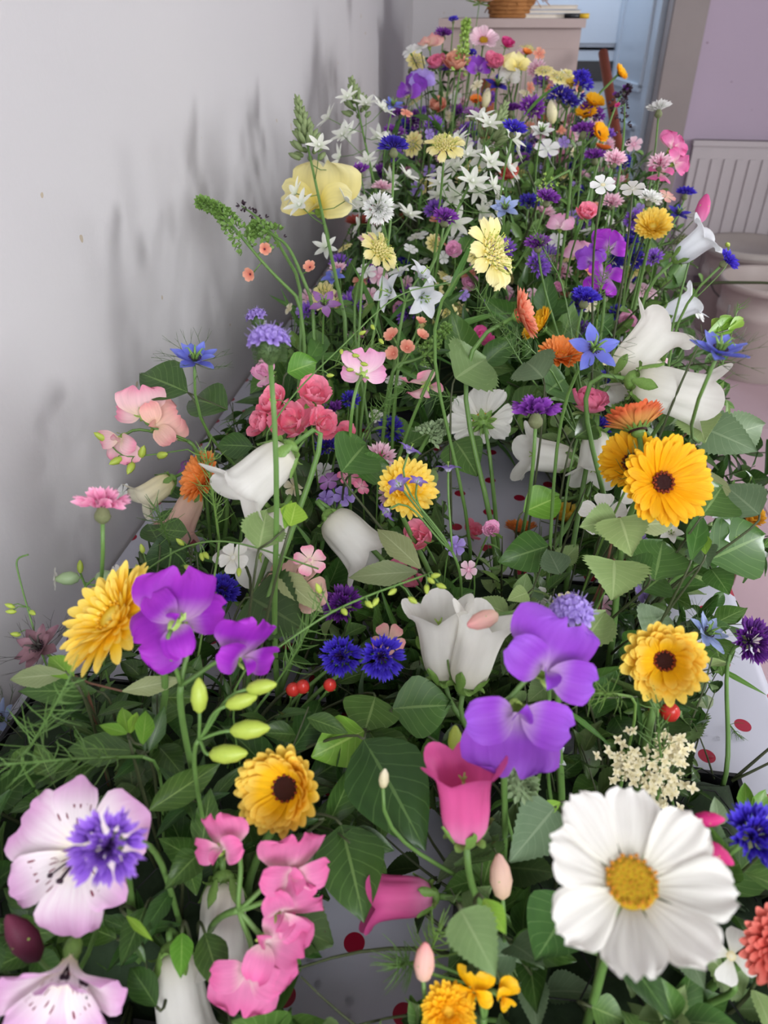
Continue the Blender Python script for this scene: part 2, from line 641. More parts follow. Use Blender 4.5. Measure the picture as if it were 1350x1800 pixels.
# radiator under the lilac wall
rd = empty('radiator', (1.93, FARY - 0.05, 0.0), 'white panel radiator with vertical flutes on the lilac wall', 'radiator')
RW, RZ0, RZ1 = 1.10, 0.16, 0.80
rb = MB().box((0, 0.0, (RZ0 + RZ1) / 2), (RW, 0.03, RZ1 - RZ0))
rb.box((0, -0.004, RZ1 - 0.012), (RW + 0.012, 0.05, 0.024))
part('panel', rb, M_RAD, rd)
fl = MB().box((0, -0.02, (RZ0 + RZ1) / 2 - 0.02), (0.028, 0.014, RZ1 - RZ0 - 0.12)).mesh('flute', M_RAD, False)
nf = 18
for i in range(nf):
    new_obj('flute', fl, rd, TR(-RW / 2 + 0.05 + (RW - 0.1) * i / (nf - 1), 0, 0))
gr = MB().box((0, -0.0165, RZ1 - 0.055), (0.034, 0.006, 0.012)).mesh('vent', M_DARK, False)
for s in (-1, 1):
    part('foot', MB().box((s * 0.42, 0.03, RZ0 / 2), (0.03, 0.03, RZ0)), M_RAD, rd)

# flower buckets on the floor
M_BUCKET = plain_mat('white_bucket_plastic', (176, 162, 156), (158, 146, 142), 6, 0.5)
M_BUCKET_IN = plain_mat('bucket_lid_plastic', (168, 158, 152), (150, 142, 138), 7, 0.55)


def bucket(loc, r, h, label, lid):
    b = empty('flower_bucket', loc, label, 'bucket', 'plastic flower buckets on the floor')
    pr = [(0.001, 0), (r * .84, 0), (r * .86, .01), (r * .93, h * .62), (r * .97, h * .66), (r * .97, h * .72), (r * .94, h * .74), (r * .97, h * .92), (r * 1.04, h * .93), (r * 1.04, h * .99), (r, h), (r * .96, h * .98), (r * .93, h * .8), (r * .85, .02), (0.001, .02)]
    part('body', MB().lathe(pr, 40), M_BUCKET, b, True)
    hp = [(math.cos(a) * r * 1.05, math.sin(a) * r * .25 - r * .98, h * .86 - math.sin(a) * r * .9) for a in [math.pi * k / 14 for k in range(15)]]
    part('handle', MB().tube(hp, .004, 6), plain_mat('grey_wire', (120, 116, 116), None, 9, .4), b, True)
    if lid:
        part('lid', MB().lathe([(0.001, h * 1.0), (r * .9, h * 1.0), (r * .95, h * 1.03), (r * 1.06, h * 1.03), (r * 1.07, h * .97)], 40), M_BUCKET_IN, b, True)
    return b


bucket((1.62, 3.28, 0), 0.20, 0.40, 'big off-white bucket standing in front of the other by the radiator', False)
bucket((1.66, 3.80, 0), 0.20, 0.40, 'off-white lidded bucket between the radiator and another bucket', True)
bag = empty('black_crate', (2.10, 3.1, 0), 'black plastic crate on the floor beside the white bucket', 'crate')
cb = MB()
for (x, y, sx, sy) in ((0, -.17, .44, .012), (0, .17, .44, .012), (-.215, 0, .012, .34), (.215, 0, .012, .34)):
    for z in (.04, .12, .20, .28):
        cb.box((x, y, z), (sx, sy, .05))
for x in (-.2, .2):
    for y in (-.155, .155):
        cb.box((x, y, .15), (.03, .03, .30))
part('side_slats', cb, M_DARK, bag)
part('base', MB().box((0, 0, .008), (.44, .34, .016)), M_DARK, bag)

# cabinet past the table end
M_CAB = plain_mat('cream_cabinet_paint', (172, 154, 149), (164, 146, 142), 5, 0.5)
cb = empty('cabinet', (0.462, 2.98, 0), 'plain cream painted cabinet at the far end of the table', 'cabinet')
part('body', MB().box((0, 0.2, 0.635), (0.46, 0.38, 1.27)), M_CAB, cb)
part('top_board', MB().box((0, 0.19, 1.2825), (0.48, 0.42, 0.025)), M_CAB, cb)
part('door', MB().box((0, 0.004, 0.62), (0.43, 0.016, 1.18)), M_CAB, cb)
part('knob', MB().ball((-0.17, -0.012, 0.7), 0.014, 8), M_TRIM, cb, True)
CABZ = 1.295
# straw basket with dried grass
M_STRAW = plain_mat('straw', (176, 120, 66), (128, 82, 42), 40, 0.8, 0.4)
sb = empty('straw_basket', (0.455, 3.08, CABZ), 'round woven straw basket standing on the cream cabinet', 'basket')
rnd = random.Random(3)
for k in range(9):
    z = 0.006 + 0.011 * k
    r = 0.062 + 0.012 * math.sin(k / 8 * 2.4)
    ring = [(math.cos(TAU * i / 24) * (r + .004 * math.sin(i * 4 + k * 3)), math.sin(TAU * i / 24) * (r + .004 * math.cos(i * 5 + k)), z) for i in range(25)]
    part('coil', MB().tube(ring, .0075, 6), M_STRAW, sb, True)
st = MB()
for k in range(220):
    a, r = rnd.uniform(0, TAU), rnd.uniform(0, .075)
    p0 = Vector((math.cos(a) * r, math.sin(a) * r, rnd.uniform(.05, .1)))
    p1 = p0 + Vector((rnd.uniform(-.09, .09), rnd.uniform(-.09, .09), rnd.uniform(-.05, .12)))
    st.tube([p0, (p0 + p1) / 2 + Vector((0, 0, .02)), p1], .0018, 4)
part('dried_grass', st, M_STRAW, sb, True, kind='stuff')
# books lying on the cabinet
for k, (x, w, d, c) in enumerate(((0.59, .20, .16, (206, 198, 190)), (0.595, .19, .15, (160, 170, 190)), (0.59, .18, .15, (214, 206, 198)))):
    bk = empty('book', (x, 3.12, CABZ + 0.0125 * k), ['thin cream book at the bottom of the small pile on the cabinet', 'thin blue-grey book in the middle of the small pile on the cabinet', 'thin pale book on top of the small pile on the cabinet'][k], 'book', 'books lying on the cabinet', R(4 - 5 * k))
    part('cover', MB().box((0, 0, .0011), (w, d, .002)).box((0, 0, .0113), (w, d, .002)).box((-w / 2 + .001, 0, .006), (.002, d, .012)), plain_mat('book_cover_%d' % k, c, None, 14, .5), bk)
    part('pages', MB().box((.001, 0, .0062), (w - .008, d - .008, .0082)), plain_mat('paper', (224, 214, 200), (208, 198, 184), 60, .8), bk)
pen = empty('marker_pen', (0.665, 3.035, CABZ), 'black and yellow marker lying by the books', 'pen')
part('barrel', MB().tube([(-.03, 0, .007), (.02, 0, .007)], .007, 10), M_DARK, pen, True)
part('cap', MB().tube([(.02, 0, .007), (.05, 0, .007)], .0075, 10), plain_mat('yellow_plastic', (220, 180, 40), None, 9, .4), pen, True)

# wooden chair and a leaning pole behind the far flowers
M_WOOD = plain_mat('orange_brown_wood', (150, 82, 48), (120, 62, 36), 14, 0.45, 0.1)
ch = empty('wooden_chair', (0.52, 2.62, 0), 'orange brown wooden chair with straight back posts behind the flowers', 'chair')
part('back_post', MB().tube([(-.13, -.06, 0), (-.125, -.06, .5), (-.11, -.075, 1.15)], [.019, .02, .022], 10), M_WOOD, ch, True)
part('back_post', MB().tube([(.13, -.06, 0), (.12, -.06, .5), (.06, -.075, 1.06)], [.019, .02, .022], 10), M_WOOD, ch, True)
for z in (.62, .78, .94):
    part('back_rail', MB().tube([(-.12, -.065, z), (.09, -.065, z)], .013, 8), M_WOOD, ch, True)
part('seat', MB().box((0.0, .10, .45), (.30, .32, .03)), M_WOOD, ch)
for x in (-.12, .12):
    part('leg', MB().tube([(x, .23, 0), (x, .23, .44)], .017, 10), M_WOOD, ch, True)
for z in (.18, .28):
    part('stretcher', MB().tube([(-.125, -.06, z), (.125, -.06, z)], .010, 8), M_WOOD, ch, True)
M_POLE = plain_mat('red_brown_pole_wood', (140, 72, 52), (112, 54, 40), 14, 0.4, 0.1)
_t, _b = at_y(1060, 92, 2.93), at_y(1088, 272, 2.66)
_e = _b + (_b - _t) * ((_b.z - .012) / (_t.z - _b.z))
pole = empty('broom', _e, 'red-brown wooden broom handle leaning on the cream cabinet', 'broom')
part('handle', MB().tube([(0, 0, 0.03), _t - _e], [.0155, .0155], 12), M_POLE, pole, True)
part('brush', MB().box((0, 0, .035), (.24, .05, .05)), plain_mat('broom_bristle', (110, 84, 60), (80, 60, 44), 90, .8, .5), pole)
# ------------------------------------------------------------------ table with polka dot oilcloth
TW = TABLE_W
tb = empty('trestle_table', (0, 0, 0), 'long narrow trestle table against the white wall under the dotted cloth', 'table')
M_TWOOD = plain_mat('pale_table_wood', (170, 140, 104), (150, 120, 86), 12, 0.55)
part('table_top', MB().box((TW / 2 + .003, (TABLE_Y0 + TABLE_Y1) / 2, TABLE_Z - .017), (TW - .012, TABLE_Y1 - TABLE_Y0 - .02, .026)), M_TWOOD, tb)
for x in (.06, TW - .06):
    for y in (TABLE_Y0 + .1, TABLE_Y1 - .1):
        part('leg', MB().box((x, y, (TABLE_Z - .03) / 2), (.045, .045, TABLE_Z - .03)), M_TWOOD, tb)
cn = NT('polka_dot_oilcloth')
tc = cn.n('ShaderNodeTexCoord')
sp = cn.n('ShaderNodeSeparateXYZ')
cn.l(tc.outputs['Object'], sp.inputs[0])
CELL = 0.088
row = math_node(cn, 'FLOOR', math_node(cn, 'DIVIDE', sp.outputs[1], CELL * .5))
sh = math_node(cn, 'MULTIPLY', math_node(cn, 'MODULO', math_node(cn, 'ADD', row, 100), 2), CELL * .5)
dx = math_node(cn, 'SUBTRACT', math_node(cn, 'FRACT', math_node(cn, 'DIVIDE', math_node(cn, 'ADD', sp.outputs[0], sh), CELL)), .5)
dy = math_node(cn, 'MULTIPLY', math_node(cn, 'SUBTRACT', math_node(cn, 'FRACT', math_node(cn, 'DIVIDE', sp.outputs[1], CELL * .5)), .5), .5)
rr = math_node(cn, 'ADD', math_node(cn, 'MULTIPLY', dx, dx), math_node(cn, 'MULTIPLY', dy, dy))
dot = math_node(cn, 'LESS_THAN', rr, (0.0082 / CELL) ** 2)
n1 = cn.n('ShaderNodeTexNoise'); n1.inputs['Scale'].default_value = 9
cn.l(tc.outputs['Object'], n1.inputs[0])
cc = mix(cn, dot, mix(cn, n1.outputs[0], (190, 190, 202), (181, 181, 194)), (150, 12, 46))
p = cn.n('ShaderNodeBsdfPrincipled'); p.inputs['Roughness'].default_value = .34
cn.l(cc, p.inputs['Base Color'])
cn.l(p.outputs[0], cn.out.inputs[0])
clx = [0.004] + [0.004 + (TW - .014) * k / 12 for k in range(1, 13)]
prof = [(x, 0.0) for x in clx] + [(TW + .001, -.004), (TW + .004, -.012), (TW + .006, -.05), (TW + .010, -.12), (TW + .014, -.20)]
NY = 60
def clothfn(u, v):
    k = int(round(u * (len(prof) - 1)))
    x, z = prof[k]
    y = TABLE_Y0 + (TABLE_Y1 - TABLE_Y0) * v
    if z < -.03:
        x += .010 * math.sin(y * 17) * min(1, -z / .12) + .010
    return (x, y, TABLE_Z + z)
cm = MB().grid(clothfn, len(prof) - 1, NY)
cl = new_obj('tablecloth', cm.mesh('tablecloth', cn.m, True))
tag(cl, 'white oilcloth with dark red polka dots covering the long table', 'tablecloth')

# ------------------------------------------------------------------ trays of floral foam and netting that hold the stems
M_FOAM = plain_mat('floral_foam', (40, 60, 32), (24, 38, 20), 60, .9, .6)
M_WIRE = plain_mat('black_wire', (24, 26, 26), None, 9, .5)
BLOCKS = [  # x0, x1, y0, y1, height, where
    (.03, .34, .20, .50, .065, 'under the lilac alstroemeria flowers'),
    (.47, .72, .10, .47, .060, 'under the big white cosmos flower'),
    (.12, .37, .66, .93, .065, 'under the hanging white bellflower against the wall'),
    (.40, .66, .53, .73, .045, 'under the violet sweet pea'),
    (.58, .76, .82, 1.12, .065, 'under the dark-eyed yellow marigold by the table edge'),
    (.06, .50, 1.16, 1.50, .085, 'under the tall white star of Bethlehem spikes'),
    (.53, .74, 1.24, 1.62, .085, 'under the row of white bells near the buckets'),
    (.05, .42, 1.64, 2.26, .12, 'at the far end beside the wall'),
    (.45, .74, 1.74, 2.26, .12, 'at the far end before the chair'),
]
for k, (x0, x1, y0, y1, h, where) in enumerate(BLOCKS):
    sx, sy = x1 - x0, y1 - y0
    t = empty('flower_tray', ((x0 + x1) / 2, (y0 + y1) / 2, TABLE_Z), 'black plastic tray of soaked green foam ' + where, 'tray', 'black foam trays along the table')
    tm = MB().box((0, 0, .002), (sx, sy, .004))
    for s in (-1, 1):
        tm.box((s * (sx / 2 - .002), 0, .012), (.004, sy, .024)).box((0, s * (sy / 2 - .002), .012), (sx, .004, .024))
    part('tray', tm, M_DARK, t)
    rr_ = random.Random(k)
    def foamfn(u, v, sx=sx, sy=sy, h=h, q=rr_):
        e = min(u, 1 - u, v, 1 - v)
        z = .006 + (h - .006) * min(1, e / .13) ** .5 * (0.86 + .14 * q.random())
        return ((u - .5) * (sx - .014), (v - .5) * (sy - .014), z)
    part('foam_block', MB().grid(foamfn, 22, 22), M_FOAM, t, True)
    if k < 2:   # hexagonal netting bent over the foam
        nm = MB()
        cs = .021
        for i in range(int(sx / (cs * 1.5)) + 1):
            for j in range(int(sy / (cs * 1.74)) + 1):
                cx_ = -sx / 2 + .01 + i * cs * 1.5
                cy_ = -sy / 2 + .01 + j * cs * 1.74 + (cs * .87 if i % 2 else 0)
                if abs(cx_) > sx / 2 - .026 or abs(cy_) > sy / 2 - .026:
                    continue
                pts = []
                for a in range(4):
                    xx, yy = cx_ + cs * math.cos(a * math.pi / 3), cy_ + cs * math.sin(a * math.pi / 3)
                    e = max(abs(xx) / (sx / 2), abs(yy) / (sy / 2))
                    pts.append((xx, yy, h * (.35 + .65 * (1 - min(1, e) ** 4)) + .010))
                nm.tube(pts, .0007, 4, cap=False)
        part('wire_netting', nm, M_WIRE, t, True, kind='stuff')

# ================================================================== flower heads
# A head is a list of pieces (name, mesh, matrix, parent index, kind), one unit across, facing +Z, stem leaving at -Z.
PAL = {
    # cornflowers
    'blue': [(38, 22, 120), (66, 46, 190), (92, 78, 216)], 'navy': [(30, 20, 90), (58, 42, 160), (80, 68, 190)],
    'purple': [(60, 14, 90), (126, 52, 160), (160, 92, 192)], 'darkpurple': [(40, 8, 60), (84, 28, 118), (120, 58, 150)],
    'lilac': [(92, 46, 150), (146, 96, 208), (172, 128, 224)], 'pinkc': [(214, 96, 150), (242, 160, 196), (250, 190, 214)],
    'palepink': [(226, 150, 180), (240, 196, 212), (246, 216, 226)], 'whitec': [(214, 220, 208), (236, 236, 232), (242, 242, 240)],
    # marigolds
    'yellow': [(248, 196, 18), (253, 214, 42), (254, 230, 118)], 'gold': [(240, 164, 4), (250, 194, 18), (251, 206, 52)],
    'lemon': [(244, 200, 40), (250, 216, 70), (252, 228, 120)], 'orange': [(232, 120, 20), (238, 134, 44), (244, 156, 84)],
    'coral': [(226, 96, 70), (240, 140, 106), (246, 170, 140)], 'peach': [(230, 160, 90), (244, 190, 128), (248, 206, 160)],
    'striped': [(236, 196, 96), (232, 170, 96), (222, 112, 70)], 'redcoral': [(190, 60, 50), (214, 92, 80), (228, 130, 116)],
    'bronze': [(160, 90, 10), (214, 150, 30), (236, 184, 60)],
    # others
    'white': [(220, 216, 196), (232, 230, 222), (238, 236, 230)], 'cream': [(226, 214, 160), (240, 230, 192), (244, 238, 214)],
    'paleyellow': [(226, 204, 90), (242, 228, 150), (244, 234, 176)],
    'magenta': [(196, 160, 196), (150, 40, 180), (176, 58, 200)], 'violet': [(186, 156, 196), (148, 70, 196), (160, 92, 214)],
    'sweetpink': [(236, 206, 206), (222, 124, 172), (228, 108, 166)], 'blush': [(238, 214, 190), (240, 196, 200), (236, 150, 176)],
    'softpink': [(244, 222, 224), (240, 188, 214), (238, 164, 204)], 'peachpink': [(240, 206, 178), (240, 190, 176), (236, 160, 160)],
    'hotpink': [(246, 186, 186), (243, 124, 152), (246, 152, 174)], 'bellpink': [(222, 140, 180), (216, 92, 152), (212, 84, 148)],
    'rosepink': [(246, 200, 206), (238, 150, 176), (232, 120, 156)], 'nigella': [(120, 120, 200), (108, 116, 206), (128, 140, 220)],
    'paleblue': [(170, 180, 214), (160, 176, 220), (176, 190, 226)], 'duskyp': [(150, 116, 120), (146, 110, 118), (128, 92, 104)],
    'mauve': [(176, 140, 190), (160, 110, 172), (150, 96, 160)], 'lavender': [(140, 110, 190), (162, 136, 212), (180, 160, 226)],
    'brod': [(226, 222, 240), (150, 124, 200), (110, 80, 170)], 'alst': [(238, 230, 200), (236, 224, 228), (212, 160, 202)],
    'salmon': [(214, 110, 90), (232, 150, 126), (238, 176, 150)], 'deeppink': [(160, 30, 90), (206, 44, 120), (222, 80, 146)],
    'wine': [(70, 20, 40), (100, 36, 60), (116, 50, 74)], 'whiteblue': [(210, 214, 224), (230, 232, 236), (236, 238, 242)],
    'antique': [(226, 196, 160), (226, 190, 170), (214, 170, 160)],
}


def pm(c):
    streaks = {'yellow': (246, 200, 50), 'gold': (230, 146, 8), 'lemon': (236, 186, 30), 'striped': (206, 84, 50), 'coral': (220, 90, 64), 'brod': (86, 56, 150),
               'redcoral': (170, 50, 44), 'magenta': (120, 20, 160), 'violet': (120, 44, 170), 'alst': (206, 150, 190), 'white': (204, 200, 190), 'nigella': (80, 84, 180)}
    return petal_mat(c, PAL[c], streaks.get(c), amount=.4 if c in streaks else .25, transl=.36 if c in ('white', 'whiteblue', 'yellow', 'gold', 'lemon') else .28)


M_STEM = plain_mat('green_stem', (104, 138, 70), (78, 112, 52), 60, .5, .1)
M_STEMD = plain_mat('dark_stem', (70, 84, 48), (56, 54, 38), 60, .55, .1)
M_STEMB = plain_mat('brown_twig', (104, 70, 52), (78, 54, 40), 60, .6, .2)
M_CALYX = plain_mat('green_calyx', (122, 156, 76), (88, 122, 52), 50, .5, .15)
M_CALYXP = plain_mat('pale_green_calyx', (168, 196, 100), (134, 168, 70), 50, .5, .1)
M_SCALE = plain_mat('cornflower_scales', (128, 140, 92), (84, 80, 60), 90, .6, .4)
M_DISCY = plain_mat('yellow_disc', (206, 168, 20), (166, 134, 10), 120, .7, .6)
M_ANTHER = plain_mat('amber_anthers', (226, 150, 8), (120, 62, 6), 60, .6, .3)
M_DISCD = plain_mat('dark_maroon_disc', (58, 14, 10), (34, 6, 6), 150, .7, .6)
M_DISCR = plain_mat('red_brown_florets', (150, 60, 24), (96, 30, 14), 150, .6, .4)
M_TUFT = plain_mat('violet_black_tuft', (58, 22, 92), (34, 12, 60), 120, .6)
M_WHITEFIL = plain_mat('white_filaments', (226, 220, 216), None, 30, .5)
M_GREENY = plain_mat('lime_pincushion', (196, 204, 96), (160, 176, 70), 90, .6, .3)
M_BRACT = plain_mat('thread_bract_green', (84, 108, 60), (62, 84, 46), 40, .55)
M_BRACTD = plain_mat('thread_bract_dark', (70, 66, 60), (50, 46, 44), 40, .55)
M_BUDG = plain_mat('lime_bud', (176, 190, 80), (140, 162, 56), 40, .45)
M_BUDS = plain_mat('grey_green_bud', (148, 166, 128), (112, 134, 92), 60, .5)
M_BERRY = plain_mat('red_berry', (206, 62, 48), (170, 36, 36), 20, .25)
M_DARKCAL = plain_mat('dark_calyx', (54, 26, 44), (34, 18, 30), 50, .5)

_heads = {}


def head(kind, col, lod, var, **kw):
    key = (kind, col, lod, var, tuple(sorted(kw.items())))
    if key not in _heads:
        _heads[key] = HEADS[kind](col, lod, random.Random(sum(map(ord, str(key)))), **kw)
    return _heads[key]


def ring_calyx(n, L, W, elev, prof=POINT, z0=0.0, r0=0.0, mat=None, bend=0.0, name='calyx'):
    mb = MB()
    for i in range(n):
        mb.grid(sheet(L, W, prof, bend=bend, cup=.1), 2, 5, radial(TAU * i / n + .3, elev, r0, z0))
    return mb.mesh(name, mat or M_CALYX)


def floret_mb(mb, rng, M, L=.44, lobes=5, spread=.16):
    """one ray floret of a cornflower: a slim tube that opens into pointed lobes"""
    mb.tube([(0, 0, 0), (0, L * .5, 0)], [.008, .024], 5, M, cap=False)
    for i in range(lobes):
        a = (i - (lobes - 1) / 2) * (2.3 / lobes) * 1.15
        m = M @ TR(0, L * .42, 0) @ ROTY(a * .9) @ ROTX(.20 + .10 * rng.random()) @ ROTZ(-a * .36)
        mb.grid(sheet(L * (.62 + .12 * rng.random()), .125, POINT, cup=.2, bend=-.2), 2, 3, m)


def h_cornflower(col, lod, rng, openness=.42, pale=0):
    out = []
    pmx = pm(col)
    n = 10
    if lod:
        fl = []
        for k in range(3):
            mb = MB()
            floret_mb(mb, rng, Matrix.Identity(4))
            fl.append(mb.mesh('floret', pmx))
        for i in range(n):
            out.append(('floret', fl[i % 3], radial(TAU * i / n + rng.uniform(-.12, .12), openness + rng.uniform(-.16, .2), .03, 0, rng.uniform(-.3, .3)), None, None))
        for i in range(8):
            out.append(('floret', fl[i % 3], radial(TAU * i / 8 + .2 + rng.uniform(-.15, .15), openness + .5 + rng.uniform(-.1, .25), .01, .02, rng.uniform(-.4, .4)) @ SC(.80), None, None))
    else:
        mb = MB()
        for i in range(n):
            floret_mb(mb, rng, radial(TAU * i / n + rng.uniform(-.1, .1), openness + rng.uniform(-.15, .2), .03), lobes=3)
        for i in range(6):
            floret_mb(mb, rng, radial(TAU * i / 6, openness + .55, .01) @ SC(.8), lobes=3)
        out.append(('florets', mb.mesh('florets', pmx), Matrix.Identity(4), None, 'stuff'))
    mb = MB()
    for i in range(16 if lod else 8):
        a, e = rng.uniform(0, TAU), rng.uniform(.7, 1.5)
        L = rng.uniform(.2, .32)
        d = Vector((math.cos(a) * math.cos(e), math.sin(a) * math.cos(e), math.sin(e)))
        mb.tube([d * .02, d * L * .6, d * L + Vector((0, 0, .01))], [.012, .012, .004], 4)
    out.append(('stamen_tuft', mb.mesh('stamen_tuft', M_WHITEFIL if pale else M_TUFT if col not in ('pinkc', 'palepink', 'whitec') else pm('deeppink' if col != 'whitec' else 'whitec')), Matrix.Identity(4), None, 'stuff'))
    # scaly egg below the florets
    def egg(u, v):
        r = interp([(0, .03), (.15, .10), (.4, .14), (.7, .115), (1, .07)], v)
        r *= 1 + .07 * math.sin(v * 38) * math.cos(10 * math.pi * u)
        return (r * math.cos(TAU * u), r * math.sin(TAU * u), -.27 + .29 * v)
    out.append(('involucre', MB().grid(egg, 14, 9, wrap=True).mesh('involucre', M_SCALE), Matrix.Identity(4), None, None))
    return out


def h_calendula(col, lod, rng, cup=.55, dark=1, double=0, disc=.13):
    out = []
    m = pm(col)
    layers = [(22, .46, cup - .28, .045), (24, .49, cup - .1, .03), (24, .50, cup, .02), (22, .48, cup + .07, .02)]
    if double:
        layers = [(26, .50, cup - .3, .05), (24, .48, cup - .1, .04), (22, .43, cup + .12, .02), (20, .36, cup + .34, 0), (16, .28, cup + .55, 0), (12, .20, cup + .8, 0)]
    def T(x): return T3(x, .07)
    variants = []
    for k in range(3):
        variants.append(sheet(1.0, .25, STRAP, start=0, bend=rng.uniform(-.05, .4), cup=.14, teeth=T))
    if lod:
        pets = [MB().grid(f, 4, 5).mesh('petal', m) for f in variants]
    allp = MB()
    for li, (n, L, e, z) in enumerate(layers):
        for i in range(n):
            a = TAU * (i + .5 * (li % 2)) / n + rng.uniform(-.05, .05)
            M = radial(a, e + rng.uniform(-.08, .08), disc * .55, z, rng.uniform(-.2, .2)) @ SC((L - disc * .5) * rng.uniform(.93, 1.05))
            if lod:
                out.append(('petal', pets[i % 3], M, None, None))
            else:
                allp.grid(variants[i % 3], 2, 3, M)
    if not lod:
        out.append(('petals', allp.mesh('petals', m), Matrix.Identity(4), None, 'stuff'))
    dm = M_DISCD if dark else pm(col)
    d = MB()
    d.lathe([(disc, .0), (disc * 1.02, .05), (disc * .8, .085), (disc * .4, .075), (.001, .065)], 18)
    out.append(('disc', d.mesh('disc', dm), Matrix.Identity(4), None, None))
    rb = MB()
    nb = 26 if lod else 12
    for i in range(nb):
        a = TAU * i / nb
        r = disc * (.98 if i % 2 else .82)
        rb.ball((math.cos(a) * r, math.sin(a) * r, .075 + (.012 if i % 2 else .02)), .017, 5)
    out.append(('disc_florets', rb.mesh('disc_florets', M_DISCR if dark else pm('gold')), Matrix.Identity(4), None, 'stuff'))
    mb = MB()
    for i in range(14):
        mb.grid(sheet(.24, .07, LANCE, bend=.4, cup=.1), 2, 4, radial(TAU * i / 14, cup * .8 - .25, .03, -.02))
    mb.lathe([(.02, -.09), (.07, -.06), (.10, -.02), (.10, .01)], 12)
    out.append(('sepals', mb.mesh('sepals', M_CALYX), Matrix.Identity(4), None, None))
    return out


def h_cosmos(col, lod, rng, elev=.12):
    out = []
    m = pm(col)
    def T(x): return .022 * math.cos(3 * math.pi * x) + .012 * math.cos(7 * math.pi * x) - .06 * x * x
    pets = [MB().grid(sheet(.44, .315, OBOV, start=.18, bend=-.35 + .25 * k, cup=.12 - .05 * k, teeth=T, pleat=.012, pn=5, ruf=.07, ph=k * 2), 16, 12).mesh('petal', m) for k in range(3)]
    n = 8
    for i in range(n):
        out.append(('petal', pets[i % 3], radial(TAU * i / n + rng.uniform(-.05, .05), elev + rng.uniform(-.12, .16), .07, (i % 2) * .012, rng.uniform(-.22, .22)), None, None))
    out.append(('disc', MB().lathe([(.125, 0), (.135, .03), (.12, .052), (.08, .056), (.03, .05), (.001, .046)], 24).mesh('disc', M_DISCY), Matrix.Identity(4), None, None))
    an = MB()
    for k in range(70):
        q = k / 70
        a, r = k * 2.39996, .134 * math.sqrt(q)
        an.ball((math.cos(a) * r, math.sin(a) * r, .056 + (.014 if q > .62 else 0)), .0125 if q > .62 else .007, 6)
    out.append(('anthers', an.mesh('anthers', M_ANTHER), Matrix.Identity(4), None, 'stuff'))
    mb = MB()
    for i in range(8):
        mb.grid(sheet(.20, .085, POINT, bend=.3, cup=.1), 2, 5, radial(TAU * i / 8, .1, .02, -.03))
    for i in range(8):
        mb.grid(sheet(.17, .04, LANCE, bend=-.7), 2, 5, radial(TAU * i / 8 + .4, -.15, .02, -.04))
    mb.lathe([(.02, -.09), (.06, -.06), (.09, -.03), (.09, 0)], 12)
    out.append(('bracts', mb.mesh('bracts', M_CALYX), Matrix.Identity(4), None, None))
    return out


def h_sweetpea(col, lod, rng, fold=0.0):
    """standard rises along +Y and leans back, wings and keel come forward along +Z"""
    out = []
    m = pm(col)
    def notch(x): return -.16 * math.exp(-(x / .16) ** 2) - .12 * abs(x) ** 3
    nu = 16 if lod else 8
    st = MB().grid(sheet(.62, 1.02, ROUND, start=.25 + fold, bend=.75, cup=-.14, teeth=notch, ruf=.07, rn=2.2, ph=rng.uniform(0, 6)), nu, nu * 3 // 4)
    out.append(('standard_petal', st.mesh('standard_petal', m), TR(0, -.12, -.02) , None, None))
    for s in (-1, 1):
        w = MB().grid(sheet(.50, .46, ROUND, start=.9, bend=-1.3, cup=.16, ruf=.08, rn=1.7, ph=rng.uniform(0, 6)), nu // 2, nu // 2)
        out.append(('wing_petal', w.mesh('wing_petal', m), TR(s * .05, -.12, .02) @ ROTZ(-s * 1.35) @ ROTY(s * .45), None, None))
    k = MB().grid(sheet(.30, .20, OVAL, start=1.1, bend=-.9, cup=.5), 6, 6)
    out.append(('keel', k.mesh('keel', m), TR(0, -.14, .02) @ ROTZ(math.pi * .97), None, None))
    mb = MB()
    mb.lathe([(.02, -.20), (.05, -.18), (.075, -.12), (.08, -.06)], 10)
    for i in range(5):
        mb.grid(sheet(.15, .07, POINT, bend=-.5), 2, 4, radial(TAU * i / 5, 1.0, .075, -.08))
    out.append(('calyx', mb.mesh('calyx', M_CALYXP), TR(0, -.12, 0), None, None))
    return out


